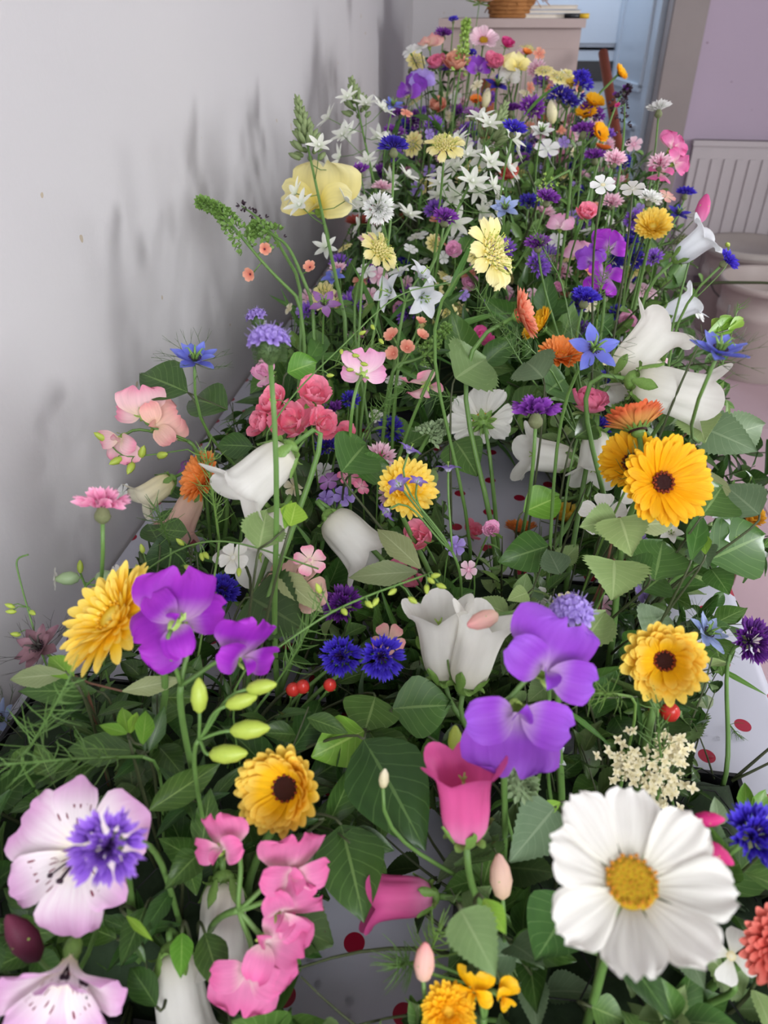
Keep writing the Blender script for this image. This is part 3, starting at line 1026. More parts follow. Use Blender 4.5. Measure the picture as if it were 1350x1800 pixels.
def h_bell(col, lod, rng, flare=1.0, wide=1.0):
    out = []
    m = pm(col)
    nu, nv = (40, 16) if lod else (20, 9)
    prof = [(0, .06), (.05, .17), (.16, .235), (.35, .255), (.6, .262), (.8, .285), (.9, .33), (1, .40)]
    ph = rng.uniform(0, 6)
    def fn(u, v):
        th = TAU * u
        lobe = abs(math.cos(2.5 * th))
        r = interp(prof, v) * wide
        r *= 1 + .13 * (abs(math.cos(2.5 * th)) ** .7 - .62) * min(1, v * 2.5) + .02 * math.sin(3 * th + ph) * v
        e = max(0, (v - .78) / .22)
        r += flare * e * e * (.03 + .09 * lobe)
        z = -.5 + .92 * v + e * (.14 * lobe - .05) - flare * .07 * e * e * e
        return (r * math.cos(th), r * math.sin(th), z)
    out.append(('bell_corolla', MB().grid(fn, nu, nv, wrap=True).mesh('bell_corolla', m), Matrix.Identity(4), None, None))
    s = MB().tube([(0, 0, -.45), (0, 0, .22)], [.014, .018], 6)
    for i in range(3):
        a = TAU * i / 3
        s.tube([(0, 0, .20), (.05 * math.cos(a), .05 * math.sin(a), .27)], [.016, .008], 5)
    out.append(('style', s.mesh('style', M_CALYXP), Matrix.Identity(4), None, None))
    mb = MB()
    mb.lathe([(.02, -.60), (.09, -.57), (.13, -.52), (.12, -.47)], 10)
    for i in range(5):
        mb.grid(sheet(.32, .15, POINT, start=0, bend=.3, cup=.2, ruf=.08), 4, 6, radial(TAU * i / 5, .95, .15, -.52))
        mb.grid(sheet(.14, .12, ROUND, start=0, bend=-1.2, cup=.2), 3, 4, radial(TAU * (i + .5) / 5, .6, .11, -.50))
    out.append(('calyx', mb.mesh('calyx', M_CALYX), Matrix.Identity(4), None, None))
    return out


def h_openbell(col, lod, rng):
    """five pointed spreading lobes joined in a short cup"""
    out = []
    m = pm(col)
    pets = [MB().grid(sheet(.50, .30, STAR, start=1.0, bend=-1.25 - .2 * k, cup=.12), 6, 8).mesh('petal', m) for k in range(2)]
    for i in range(5):
        out.append(('petal', pets[i % 2], radial(TAU * i / 5, 0, .03, -.18), None, None))
    s = MB().tube([(0, 0, -.2), (0, 0, .14)], .012, 5)
    for i in range(3):
        a = TAU * i / 3
        s.tube([(0, 0, .13), (.05 * math.cos(a), .05 * math.sin(a), .17)], .010, 4)
    out.append(('style', s.mesh('style', M_CALYXP), Matrix.Identity(4), None, None))
    out.append(('calyx', ring_calyx(5, .20, .06, 1.0, LANCE, -.2, .03), Matrix.Identity(4), None, None))
    return out


def h_alstro(col, lod, rng, cup=.55):
    out = []
    m = pm(col)
    ms = petal_mat(col + '_flecked', PAL[col], None, .2, spots=(120, 40, 60))
    def T(x): return .06 * (1 - abs(x)) - .10 * x * x
    for k in range(2):
        n, L, W, mm, pr = ((3, .54, .54, m, OBOV), (3, .52, .36, ms, OBOV))[k]
        p = MB().grid(sheet(L, W, pr, start=cup, bend=-.9 + .15 * k, cup=.16, teeth=T, ruf=.05), 8, 10).mesh('petal', mm)
        for i in range(n):
            out.append(('petal', p, radial(TAU * (i + .5 * k) / n + .3 + rng.uniform(-.08, .08), .12 * k, .02, .02 * k), None, None))
    st = MB()
    for i in range(6):
        a = rng.uniform(-1, 1) - math.pi / 2
        d = Vector((math.cos(a) * .12, math.sin(a) * .12, 0))
        st.tube([(0, 0, 0), d * .7 + Vector((0, 0, .14)), d * 1.4 + Vector((0, 0, .24))], .008, 4)
        st.ball(d * 1.5 + Vector((0, 0, .25)), .022, 5)
    out.append(('stamens', st.mesh('stamens', M_DARKCAL), Matrix.Identity(4), None, None))
    out.append(('ovary', MB().lathe([(.02, -.14), (.06, -.10), (.065, -.03), (.04, .03)], 8).mesh('ovary', M_CALYX), Matrix.Identity(4), None, None))
    return out


def h_scabious(col, lod, rng):
    out = []
    m = pm(col)
    def T(x): return .16 * (abs(math.cos(1.5 * math.pi * x)) - .5)
    p = [MB().grid(sheet(.34, .24, OBOV, start=.15, bend=-.4 - .3 * k, cup=.12, teeth=T, ruf=.1, ph=k * 2), 8, 6).mesh('ray_floret', m) for k in range(2)]
    n = 11
    if lod:
        for i in range(n):
            out.append(('ray_floret', p[i % 2], radial(TAU * i / n, .05 + rng.uniform(-.2, .2), .17, 0, rng.uniform(-.3, .3)) @ SC(rng.uniform(.9, 1.1)), None, None))
    mb = MB()
    if not lod:
        for i in range(n):
            mb.grid(sheet(.34, .24, OBOV, start=.1, bend=-.4, teeth=T), 4, 4, radial(TAU * i / n, .05, .17))
    for k in range(46 if lod else 20):
        q = (k + .5) / (46 if lod else 20)
        a, r = k * 2.39996, .24 * math.sqrt(q)
        z = .10 * (1 - q)
        M = TR(math.cos(a) * r, math.sin(a) * r, z) @ ROTZ(a) @ ROTY(q * .9)
        for j in range(4):
            mb.grid(sheet(.07, .045, ROUND, start=.9, bend=-.6), 2, 2, M @ radial(TAU * j / 4, 0, .008))
    out.append(('inner_florets', mb.mesh('inner_florets', m), Matrix.Identity(4), None, 'stuff'))
    st = MB()
    for k in range(60 if lod else 20):
        q = rng.random()
        a, r = rng.uniform(0, TAU), .26 * math.sqrt(q)
        c = Vector((math.cos(a) * r, math.sin(a) * r, .08 * (1 - q)))
        d = Vector((c.x * 1.4, c.y * 1.4, .30)).normalized() * rng.uniform(.10, .2)
        st.tube([c, c + d], .004, 3)
        st.ball(c + d, .012, 4)
    out.append(('stamens', st.mesh('stamens', M_GREENY if col != 'palepink' else M_WHITEFIL), Matrix.Identity(4), None, 'stuff'))
    out.append(('calyx', ring_calyx(10, .24, .06, -.1, LANCE, -.04, .03), Matrix.Identity(4), None, None))
    return out


def threads(rng, n, L, spread, r=.006, up=.4, branches=2):
    mb = MB()
    for i in range(n):
        a = TAU * i / n + rng.uniform(-.2, .2)
        e = rng.uniform(up - spread, up + spread)
        d = Vector((math.cos(a) * math.cos(e), math.sin(a) * math.cos(e), math.sin(e)))
        p0 = Vector((0, 0, -.05))
        p1 = p0 + d * L * .5
        mb.tube([p0, p1], [r, r * .8], 3)
        for b in range(branches):
            q = (d + Vector((rng.uniform(-.6, .6), rng.uniform(-.6, .6), rng.uniform(-.3, .5)))).normalized()
            p2 = p1 + q * L * .3
            mb.tube([p1, p2], [r * .8, r * .6], 3)
            for c in range(2):
                q2 = (q + Vector((rng.uniform(-.6, .6), rng.uniform(-.6, .6), rng.uniform(-.3, .4)))).normalized()
                mb.tube([p2, p2 + q2 * L * .28], [r * .6, r * .3], 3)
    return mb


def h_nigella(col, lod, rng, n=5, layers=1, elev=.1, dark=0):
    out = []
    m = pm(col)
    p = [MB().grid(sheet(.46, .26, STAR, start=.1, bend=.2 - .3 * k, cup=.14, ruf=.04), 6, 8).mesh('petal', m) for k in range(2)]
    for ly in range(layers):
        for i in range(n):
            out.append(('petal', p[i % 2], radial(TAU * (i + .5 * ly) / n + rng.uniform(-.1, .1), elev + .3 * ly + rng.uniform(-.12, .12), .04, .02 * ly, rng.uniform(-.2, .2)) @ SC(1 - .15 * ly), None, None))
    st = MB()
    for i in range(5):
        a = TAU * i / 5
        st.tube([(math.cos(a) * .03, math.sin(a) * .03, 0), (math.cos(a) * .06, math.sin(a) * .06, .16), (math.cos(a) * .14, math.sin(a) * .14, .27), (math.cos(a) * .20, math.sin(a) * .20, .24)], [.03, .028, .014, .006], 5)
    out.append(('pistil', st.mesh('pistil', M_CALYX if not dark else M_BRACTD), Matrix.Identity(4), None, None))
    an = MB()
    for i in range(14):
        a = TAU * i / 14
        an.tube([(0, 0, .02), (math.cos(a) * .10, math.sin(a) * .10, .10)], .006, 3)
        an.ball((math.cos(a) * .11, math.sin(a) * .11, .11), .016, 4)
    out.append(('stamens', an.mesh('stamens', M_DARKCAL), Matrix.Identity(4), None, 'stuff'))
    out.append(('thread_bracts', threads(rng, 10 if lod else 7, .75, .3, .0075, .15).mesh('thread_bracts', M_BRACTD if dark else M_BRACT), Matrix.Identity(4), None, 'stuff'))
    return out


def h_phacelia(col, lod, rng):
    out = []
    m = pm(col)
    mb = MB()
    st = MB()
    N = 34 if lod else 16
    for k in range(N):
        q = (k + .5) / N
        a, e = k * 2.39996, math.pi / 2 - 1.25 * math.sqrt(q)
        d = Vector((math.cos(a) * math.cos(e), math.sin(a) * math.cos(e), math.sin(e)))
        M = TR(*(d * .30)) @ d.to_track_quat('Z', 'Y').to_matrix().to_4x4()
        for j in range(5):
            mb.grid(sheet(.17, .11, ROUND, start=.9, bend=-.8), 2, 3, M @ radial(TAU * j / 5, 0, .012))
        for j in range(3):
            dd = (d + Vector((rng.uniform(-.3, .3), rng.uniform(-.3, .3), rng.uniform(-.1, .3)))).normalized()
            st.tube([d * .26, d * .26 + dd * rng.uniform(.15, .27)], .0045, 3)
    out.append(('florets', mb.mesh('florets', m), Matrix.Identity(4), None, 'stuff'))
    out.append(('stamens', st.mesh('stamens', m), Matrix.Identity(4), None, 'stuff'))
    fz = MB().lathe([(.03, -.34), (.12, -.26), (.22, -.10), (.22, .06), (.1, .16)], 12)
    for k in range(240 if lod else 60):
        a, z = rng.uniform(0, TAU), rng.uniform(-.28, .04)
        r = .17 + .05 * math.sin((z + .3) * 8)
        c = Vector((math.cos(a) * r, math.sin(a) * r, z))
        fz.tube([c, c + Vector((math.cos(a) * .11, math.sin(a) * .11, rng.uniform(-.05, .08)))], .005, 3, cap=False)
    out.append(('hairy_buds', fz.mesh('hairy_buds', M_BRACT), Matrix.Identity(4), None, 'stuff'))
    return out


def h_rosette(col, lod, rng, n=16, tight=1.0):
    """double cupped bloom: petals wound in a spiral"""
    out = []
    m = pm(col)
    p = [MB().grid(sheet(.56, .58, ROUND, start=.1, bend=.75 + .15 * k, cup=.16, ruf=.06, ph=k * 2), 7, 7).mesh('petal', m) for k in range(3)]
    for i in range(n):
        q = i / n
        a = i * 2.39996
        out.append(('petal', p[i % 3], radial(a, .08 + 1.0 * q * tight, .05 * (1 - q), .03 * q, rng.uniform(-.15, .15)) @ SC(1 - .45 * q), None, None))
    out.append(('calyx', ring_calyx(5, .30, .12, .1, POINT, -.05, .02), Matrix.Identity(4), None, None))
    return out


def h_five(col, lod, rng, n=5, eye=None, elev=.05, notch=0):
    """flat five-petalled bloom on a short tube"""
    out = []
    m = pm(col)
    T = (lambda x: -.25 * math.exp(-(x / .25) ** 2)) if notch else None
    p = MB().grid(sheet(.46, .42, OBOV, start=0, bend=-.2, cup=.08, teeth=T), 6, 6)
    if lod:
        pme = p.mesh('petal', m)
        for i in range(n):
            out.append(('petal', pme, radial(TAU * i / n, elev + rng.uniform(-.12, .12), .03, (i % 2) * .01), None, None))
    else:
        mb = MB()
        for i in range(n):
            mb.grid(sheet(.46, .42, OBOV, cup=.08, teeth=T), 3, 4, radial(TAU * i / n, elev + rng.uniform(-.1, .1), .03))
        out.append(('petals', mb.mesh('petals', m), Matrix.Identity(4), None, None))
    out.append(('eye', MB().lathe([(.09, .015), (.05, .04), (.001, .03)], 8).mesh('eye', pm(eye or col)), Matrix.Identity(4), None, None))
    out.append(('calyx', MB().lathe([(.015, -.34), (.06, -.28), (.05, -.1), (.03, .01)], 8).mesh('calyx', M_CALYX), Matrix.Identity(4), None, None))
    return out


def h_bladder(col, lod, rng):
    out = h_five(col, 1, rng, 5, 'white', .1, 1)
    out = [x for x in out if x[0] != 'calyx']
    out.append(('inflated_calyx', MB().lathe([(.02, -.95), (.20, -.85), (.30, -.60), (.27, -.30), (.13, -.06), (.10, 0)], 14).mesh('inflated_calyx', M_BUDS), Matrix.Identity(4), None, None))
    return out


def h_seedhead(col, lod, rng):
    mb = MB()
    mb.lathe([(.02, -.35), (.2, -.25), (.28, 0), (.22, .22), (.05, .34)], 12)
    for k in range(70):
        q = (k + .5) / 70
        a, e = k * 2.39996, -1.2 + 2.5 * q
        d = Vector((math.cos(a) * math.cos(e), math.sin(a) * math.cos(e), math.sin(e) * 1.3))
        M = TR(*(d * .22)) @ d.to_track_quat('Y', 'Z').to_matrix().to_4x4()
        mb.grid(sheet(.24, .11, POINT, bend=.6, cup=.25), 2, 3, M)
    return [('seed_scales', mb.mesh('seed_scales', M_BUDS if col == 'g' else M_SCALE), Matrix.Identity(4), None, 'stuff')]


def h_bud(col, lod, rng):
    mb = MB().lathe([(.05, -.5), (.17, -.38), (.24, -.1), (.2, .2), (.08, .44), (.005, .5)], 12)
    return [('bud', mb.mesh('bud', pm(col) if col in PAL else M_BUDG), Matrix.Identity(4), None, None),
            ('calyx', ring_calyx(5, .5, .2, 1.3, POINT, -.45, .1, M_CALYXP), Matrix.Identity(4), None, None)]


HEADS = {'cornflower': h_cornflower, 'calendula': h_calendula, 'cosmos': h_cosmos, 'sweetpea': h_sweetpea, 'bell': h_bell, 'openbell': h_openbell,
         'alstro': h_alstro, 'scabious': h_scabious, 'nigella': h_nigella, 'phacelia': h_phacelia, 'rosette': h_rosette, 'five': h_five,
         'bladder': h_bladder, 'seedhead': h_seedhead, 'bud': h_bud}
# real size in metres of one unit, everyday name
REAL = {'cornflower': .042, 'calendula': .062, 'cosmos': .088, 'sweetpea': .044, 'bell': .058, 'openbell': .045, 'alstro': .075, 'scabious': .055,
        'nigella': .046, 'phacelia': .038, 'rosette': .042, 'five': .03, 'bladder': .02, 'seedhead': .03, 'bud': .024}
ONAME = {'cornflower': 'cornflower', 'calendula': 'marigold', 'cosmos': 'cosmos_flower', 'sweetpea': 'sweet_pea', 'bell': 'bellflower', 'openbell': 'open_bellflower',
         'alstro': 'alstroemeria', 'scabious': 'scabious', 'nigella': 'love_in_a_mist', 'phacelia': 'phacelia', 'rosette': 'double_flower', 'five': 'phlox_flower',
         'bladder': 'bladder_campion', 'seedhead': 'seed_head', 'bud': 'flower_bud'}
HEADBACK = {'cornflower': -.25, 'calendula': -.08, 'cosmos': -.08, 'sweetpea': -.18, 'bell': -.58, 'openbell': -.2, 'alstro': -.13, 'scabious': -.04, 'nigella': -.05,
            'phacelia': -.32, 'rosette': -.05, 'five': -.32, 'bladder': -.9, 'seedhead': -.33, 'bud': -.48}
STEMR = {'cornflower': .0019, 'calendula': .003, 'cosmos': .0026, 'sweetpea': .002, 'bell': .0028, 'alstro': .003, 'scabious': .002, 'phacelia': .0026, 'nigella': .0017}

ANCHORS = []      # (position, short name) of the larger blooms
FLOWERS = []      # (px, py, radius px, depth) of every bloom, so that loose leaves can be kept off them


def orient(face, spin=0.0, up=None):
    z = Vector(face).normalized()
    up = Vector(up) if up is not None else Vector((0, 0, 1))
    if abs(z.dot(up)) > .97:
        up = _cu
    x = up.cross(z).normalized()
    y = z.cross(x)
    return Matrix((x, y, z)).transposed().to_4x4() @ ROTZ(spin)


def bezier(p0, p1, p2, p3, n=10):
    out = []
    for i in range(n + 1):
        t = i / n
        s = 1 - t
        out.append(p0 * s ** 3 + p1 * 3 * s * s * t + p2 * 3 * s * t * t + p3 * t ** 3)
    return out


def keep_in_room(px, py, depth, margin=.015):
    """pull a point that would lie under the table or in the wall towards the viewer"""
    d = ray(px, py)
    if d.z < 0:
        zt = (TABLE_Z + margin - CAM.z) / d.z
        depth = min(depth, zt)
    if d.x < 0:
        depth = min(depth, (margin - CAM.x) / d.x)
    return depth


def base_for(P, rng, lean=.35):
    """the point on the table where the stem of a bloom at P is stuck"""
    best, bd = None, 9
    for x0, x1, y0, y1, h, _ in BLOCKS:
        q = Vector((min(max(P.x, x0 + .02), x1 - .02), min(max(P.y, y0 + .02), y1 - .02), 0))
        d = (q - Vector((P.x, P.y, 0))).length
        if d < bd:
            best, bd, hh, c = q, d, h, Vector(((x0 + x1) / 2, (y0 + y1) / 2, 0))
    q = best + (c - best) * lean * rng.random()
    z = TABLE_Z + min(hh * .6, .05)
    if P.z - z < .02:
        z = TABLE_Z + .008
    return Vector((q.x, q.y, z))


CUT = set('with in on beside behind between under above at to before among over by below beneath lying standing leaning hanging pointing turned seen touching near next right left half tucked raised peeping from low lowest sticking directly around furthest deep highest nodding rising arching crossing clasped facing catching underneath high on, stem head'.split())


def anchor(P, label):
    out = []
    for w in label.replace(',', ' ,').split():
        if w in CUT or w == ',':
            break
        out.append(w)
    if 2 <= len(out) <= 6:
        ANCHORS.append((P, ' '.join(out)))


def near_to(P):
    return min(ANCHORS, key=lambda a: (a[0].x - P.x) ** 2 + (a[0].y - P.y) ** 2 + .3 * (a[0].z - P.z) ** 2)[1]


def put_head(root, kind, col, P, face, size, lod, rng, spin=0.0, base=None, parent=None, up=None, **kw):
    """adds a flower head's pieces under root; P and face are in the room"""
    off = root.location if base is None else base
    var = rng.randrange(3)
    M = TR(*(P - off)) @ orient(face, spin, up) @ SC(size)
    objs = []
    for name, me, m, par, kd in head(kind, col, lod, var, **kw):
        o = bpy.data.objects.new(name, me)
        COL.objects.link(o)
        if parent is None:
            o.parent = root
            o.matrix_local = M @ m
        else:
            o.parent = parent
            o.matrix_local = parent.matrix_local.inverted() @ (M @ m)
        if kd: o['kind'] = kd
        objs.append(o)
    return objs


def bloom(kind, px, py, s, col, face, label, group=None, base=None, spin=None, real=None, depth=None, stem=True, name=None, cat=None, leafy=False, **kw):
    rng = random.Random(int(px * 7 + py * 13 + s))
    k = real or REAL[kind]
    d = depth or FPX * k / s
    d = keep_in_room(px, py, d)
    size = s * d / FPX
    P = at(px, py, d)
    f = facing(face)
    FLOWERS.append((px, py, s * (.5 if kind != 'bell' else .45), d))
    B = base_for(P, rng) if base is None else at_z(base[0], base[1], TABLE_Z + .01)
    root = empty(name or ONAME[kind], B, label, cat or 'flower', group)
    lod = 1 if s >= 56 else 0
    if size > .03:
        anchor(P, label)
    put_head(root, kind, col, P, f, size, lod, rng, rng.uniform(0, TAU) if spin is None and kind not in ('sweetpea',) else (spin or 0), **kw)
    if stem:
        S = P + f * (HEADBACK[kind] * size) - (orient(f).to_3x3() @ Vector((0, .12, 0)) * size if kind == 'sweetpea' else Vector((0, 0, 0)))
        L = (S - B).length
        pts = bezier(B, B + Vector((0, 0, L * .45)), S - f * L * .38, S)
        if base is not None:
            pts = bezier(B, B + (S - B) * .35 + Vector((0, 0, L * .05)), S - f * L * .2, S)
        for q in pts:
            q.x = max(q.x, .006)
            q.z = max(q.z, TABLE_Z + .004)
        r = STEMR.get(kind, .0016)
        tm = MB().tube([q - B for q in pts], [r * (1.15 - .35 * i / 10) for i in range(11)], 6)
        new_obj('stem', tm.mesh('stem', M_STEM if kind != 'five' else M_STEMD), root)
    return root

# ================================================================== leaves, sprigs and flower stems with many blooms
LEAFK = {  # profile, width, material, serration, bend
    'birch': (BROAD, .78, leaf_mat('birch', (122, 148, 92), (142, 168, 106), (166, 186, 132), .5, .22, 8), .24, -.35),
    'sage': (BROAD, .66, leaf_mat('sage', (92, 116, 82), (122, 144, 108), (146, 164, 130), .55, .2, 8), .20, -.45),
    'glossy': (OVATE, .50, leaf_mat('glossy', (34, 60, 24), (66, 98, 40), (110, 138, 76), .30, .12, 8), 0, -.5),
    'broad': (OVATE, .62, leaf_mat('broad', (56, 90, 38), (84, 122, 54), (130, 160, 94), .38, .18, 7), 0, -.45),
    'bright': (OVATE, .58, leaf_mat('bright', (84, 136, 36), (112, 164, 56), (160, 196, 100), .38, .25, 7), 0, -.3),
    'lance': (LANCE, .27, leaf_mat('lance', (34, 62, 26), (64, 98, 42), (100, 130, 70), .35, .15, 9), 0, -.5),
    'lime': (LANCE, .32, leaf_mat('lime', (104, 152, 40), (138, 180, 66), (170, 200, 100), .42, .28, 8), 0, -.3),
    'grey': (LANCE, .24, leaf_mat('greygreen', (116, 128, 84), (138, 148, 104), (160, 168, 130), .6, .15, 10), .12, -.6),
    'strap': (LANCE, .09, leaf_mat('strap', (62, 104, 40), (96, 140, 62), (124, 160, 90), .45, .2, 3), 0, -.7),
    'small': (OVAL, .42, leaf_mat('small', (66, 100, 42), (104, 138, 64), (136, 164, 96), .42, .2, 6), 0, -.3),
    'darkbirch': (BROAD, .74, leaf_mat('darkbirch', (46, 66, 32), (70, 92, 46), (94, 112, 66), .5, .12, 8, blotch=(60, 50, 26)), .2, -.3),
}
_leaf = {}


def leaf_mesh(kind, var, coarse=False):
    key = (kind, var % 3, coarse)
    if key not in _leaf:
        prof, w, mat, serr, bend = LEAFK[kind]
        rng = random.Random(var % 3 + 5)
        nl = 14 if serr and not coarse else (9 if not coarse else 5)
        f = sheet(1.0, w * rng.uniform(.9, 1.1), prof, start=.12, bend=bend * rng.uniform(.4, 1.5), cup=rng.uniform(.06, .22), serr=serr * (0 if coarse else 1), twist=rng.uniform(-.35, .35), ruf=.03)
        mb = MB().grid(f, 4 if not coarse else 2, nl * (2 if serr and not coarse else 1))
        _leaf[key] = mb.mesh('leaf', mat)
    return _leaf[key]


_sprigs = {}


def sprig(kind, n, length, leaf, var, joined, stem_mat=None, r=.0016, top=True, opposite=False):
    """pieces of a leafy shoot growing along +Z"""
    key = (kind, n, length, leaf, var, joined)
    if key in _sprigs:
        return _sprigs[key]
    rng = random.Random(var * 77 + n)
    bx, by = rng.uniform(-.3, .3) * length, rng.uniform(-.3, .3) * length
    def c(t): return Vector((bx * t * t, by * t * t, length * t))
    pts = [c(i / 7) for i in range(8)]
    out = [('stem', MB().tube(pts, [r * (1.2 - .8 * i / 7) for i in range(8)], 5).mesh('stem', stem_mat or M_STEMD), Matrix.Identity(4))]
    jm = MB()
    for i in range(n):
        t = .22 + .78 * ((i // 2 + .5) / (n / 2) if opposite else (i + .5) / n)
        a = i * 2.39996 + var if not opposite else (i % 2) * math.pi + (i // 2) * 1.57 + var
        el = rng.uniform(.15, .9) * (0.6 + .7 * t)
        L = leaf * rng.uniform(.7, 1.15) * (1.0 if t < .8 else .75)
        M = TR(*c(t)) @ radial(a, el, .002, 0, rng.uniform(-.4, .4)) @ SC(L)
        if joined:
            prof, w, mat, serr, bend = LEAFK[kind]
            jm.grid(sheet(1.0, w, prof, start=.1, bend=bend, cup=.12), 2, 4, M)
        else:
            out.append(('leaf', leaf_mesh(kind, rng.randrange(3)), M))
    if joined:
        out.append(('leaves', jm.mesh('leaves', LEAFK[kind][2]), Matrix.Identity(4)))
    _sprigs[key] = out
    return out


ALLOWED = [(0, 1800), (0, 1215), (70, 1190), (130, 1175), (205, 1010), (262, 940), (300, 830), (395, 720), (440, 650), (462, 575), (545, 515), (600, 430),
           (650, 320), (700, 205), (716, 110), (745, 60), (800, 45), (930, 50), (1000, 130), (1060, 180), (1115, 250), (1180, 280), (1205, 350),
           (1240, 440), (1235, 560), (1290, 590), (1305, 690), (1350, 740), (1350, 1090), (1290, 1140), (1262, 1215), (1222, 1300), (1262, 1402), (1350, 1420), (1350, 1800)]
GAPS = [[(762, 845), (800, 800), (905, 790), (985, 820), (1005, 850), (950, 880), (905, 915), (860, 930), (800, 915)],
        [(600, 1650), (690, 1600), (720, 1640), (700, 1800), (500, 1800), (540, 1720)],
        [(1046, 84), (1076, 84), (1102, 268), (1074, 268)], [(890, 140), (922, 140), (918, 215), (892, 215)],
        [(700, 1430), (770, 1420), (790, 1530), (690, 1520)],
        [(470, 1180), (560, 1180), (560, 1225), (480, 1235)]]


def inside(x, y, poly):
    c = False
    j = len(poly) - 1
    for i in range(len(poly)):
        (x1, y1), (x2, y2) = poly[i], poly[j]
        if (y1 > y) != (y2 > y) and x < (x2 - x1) * (y - y1) / (y2 - y1) + x1:
            c = not c
        j = i
    return c


def leaf_ok(p, slack=1.0):
    """no loose leaf over a bloom, over the bare cloth, in the wall or in the table"""
    if p.x < .012 or p.z < TABLE_Z + .006 or p.y > 2.47:
        return False
    x, y, d = project(p)
    if d < .27:
        return False
    if -80 < x < 1430 and -80 < y < 1900:
        if not inside(max(1, min(1349, x)), max(1, min(1799, y)), ALLOWED):
            return False
        for g_ in GAPS:
            if inside(x, y, g_):
                return False
        for fx, fy, fr, fd in FLOWERS:
            if d < fd + .008 + .8 * fr * fd / FPX and (x - fx) ** 2 + (y - fy) ** 2 < (fr * slack + 5 / d) ** 2:
                return False
    return True


def place_sprig(pieces, B, tilt, az, spin, k, name, label, group, cat='foliage', check=True):
    M = ROTZ(az) @ ROTX(tilt) @ ROTZ(spin) @ SC(k)
    keep = []
    for nm, me, m in pieces:
        if nm == 'leaf':
            W = M @ m
            if check:
                ok = leaf_ok(B + W @ Vector((0, .55, 0))) and leaf_ok(B + W @ Vector((0, .98, 0))) and leaf_ok(B + W @ Vector((0, .1, 0)), .8)
                if not ok:
                    continue
        keep.append((nm, me, m))
    if check and len(keep) < 3 and len(pieces) > 2:
        return None
    if check and not leaf_ok(B + M @ Vector(pieces[0][1].vertices[-1].co), .6):
        return None
    if check and any(nm == 'leaves' for nm, _, _ in pieces):
        top = B + M @ Vector((0, 0, .9 * pieces[0][1].vertices[-1].co.z))
        if not leaf_ok(top):
            return None
    root = empty(name, B, label, cat, group)
    for nm, me, m in keep:
        o = bpy.data.objects.new(nm, me)
        COL.objects.link(o)
        o.parent = root
        o.matrix_local = M @ m
        if nm == 'leaves': o['kind'] = 'stuff'
    return root


def leaf_thing(kind, bx, by, tx, ty, h, label, dh=0.0, roll=0.0, wide=1.0, extra=(), name='leafy_twig', stem_mat=None, group=None, toward=.8, var=None, hole=False):
    """a twig with one or more big leaves set by the pixels of each leaf's base and tip and the height above the table"""
    rng = random.Random(int(bx * 3 + ty * 5))
    P0 = at_z(bx, by, TABLE_Z + h)
    B = base_for(P0, rng)
    root = empty(name, B, label, 'foliage', group)
    A0 = None
    for (b0, b1, t0, t1, hh, d2, k2, rl) in ((bx, by, tx, ty, h, dh, kind, roll),) + tuple(extra):
        A, Tp = at_z(b0, b1, TABLE_Z + hh), at_z(t0, t1, TABLE_Z + hh + d2)
        if A.x < .01: A.x = .01
        Tp.x = max(Tp.x, .012)
        Y = Tp - A
        L = Y.length
        Y.normalize()
        n = (CAM - A).normalized() * toward + Vector((.25, .1, .6)) * (1 - toward)
        Z = (n - Y * n.dot(Y)).normalized()
        X = Y.cross(Z)
        M = TR(*(A - B)) @ Matrix((X, Y, Z)).transposed().to_4x4() @ ROTY(rl) @ Matrix.Diagonal((L * wide, L, L, 1))
        new_obj('leaf', leaf_mesh(k2, rng.randrange(3) if var is None else var), root, M)
        if A0 is None:
            A0 = A
            pts = bezier(Vector((0, 0, 0)), Vector((0, 0, (A - B).length * .4)), (A - B) - Y * .02, A - B)
            rs = [.0016 - .00006 * i for i in range(11)]
        else:
            if (A - A0).length < 1e-4:
                continue
            pts, rs = [A0 - B, (A0 + A) / 2 - B - Y * .003, A - B], [.001, .0009, .0008]
        new_obj('stalk', MB().tube(pts, rs, 5).mesh('stalk', stem_mat or M_STEMD), root)
    return root


def frond_pieces(var, length=.16, n=26, mat=None, r=.0007, tl=.03, curve=.4):
    key = ('frond', var, length, n, tl, r, mat.name if mat else '')
    if key in _sprigs:
        return _sprigs[key]
    rng = random.Random(var * 31 + n)
    bx, by = rng.uniform(-curve, curve) * length, rng.uniform(-curve, curve) * length
    def c(t): return Vector((bx * t * t, by * t * t, length * t))
    out = [('stem', MB().tube([c(i / 8) for i in range(9)], [r * (1.6 - 1.0 * i / 8) for i in range(9)], 4).mesh('stem', mat or M_STEM), Matrix.Identity(4))]
    mb = MB()
    for i in range(n):
        t = .2 + .8 * i / n
        a = rng.uniform(0, TAU)
        e = rng.uniform(.5, 1.1)
        d = Vector((math.cos(a) * math.cos(e), math.sin(a) * math.cos(e), math.sin(e)))
        L = tl * rng.uniform(.6, 1.3) * (1.2 - .7 * t)
        p = c(t)
        mb.tube([p, p + d * L * .6 + Vector((0, 0, -.002)), p + d * L], [r * .6, r * .5, r * .2], 3, cap=False)
    out.append(('needles', mb.mesh('needles', mat or M_STEM), Matrix.Identity(4)))
    _sprigs[key] = out
    return out


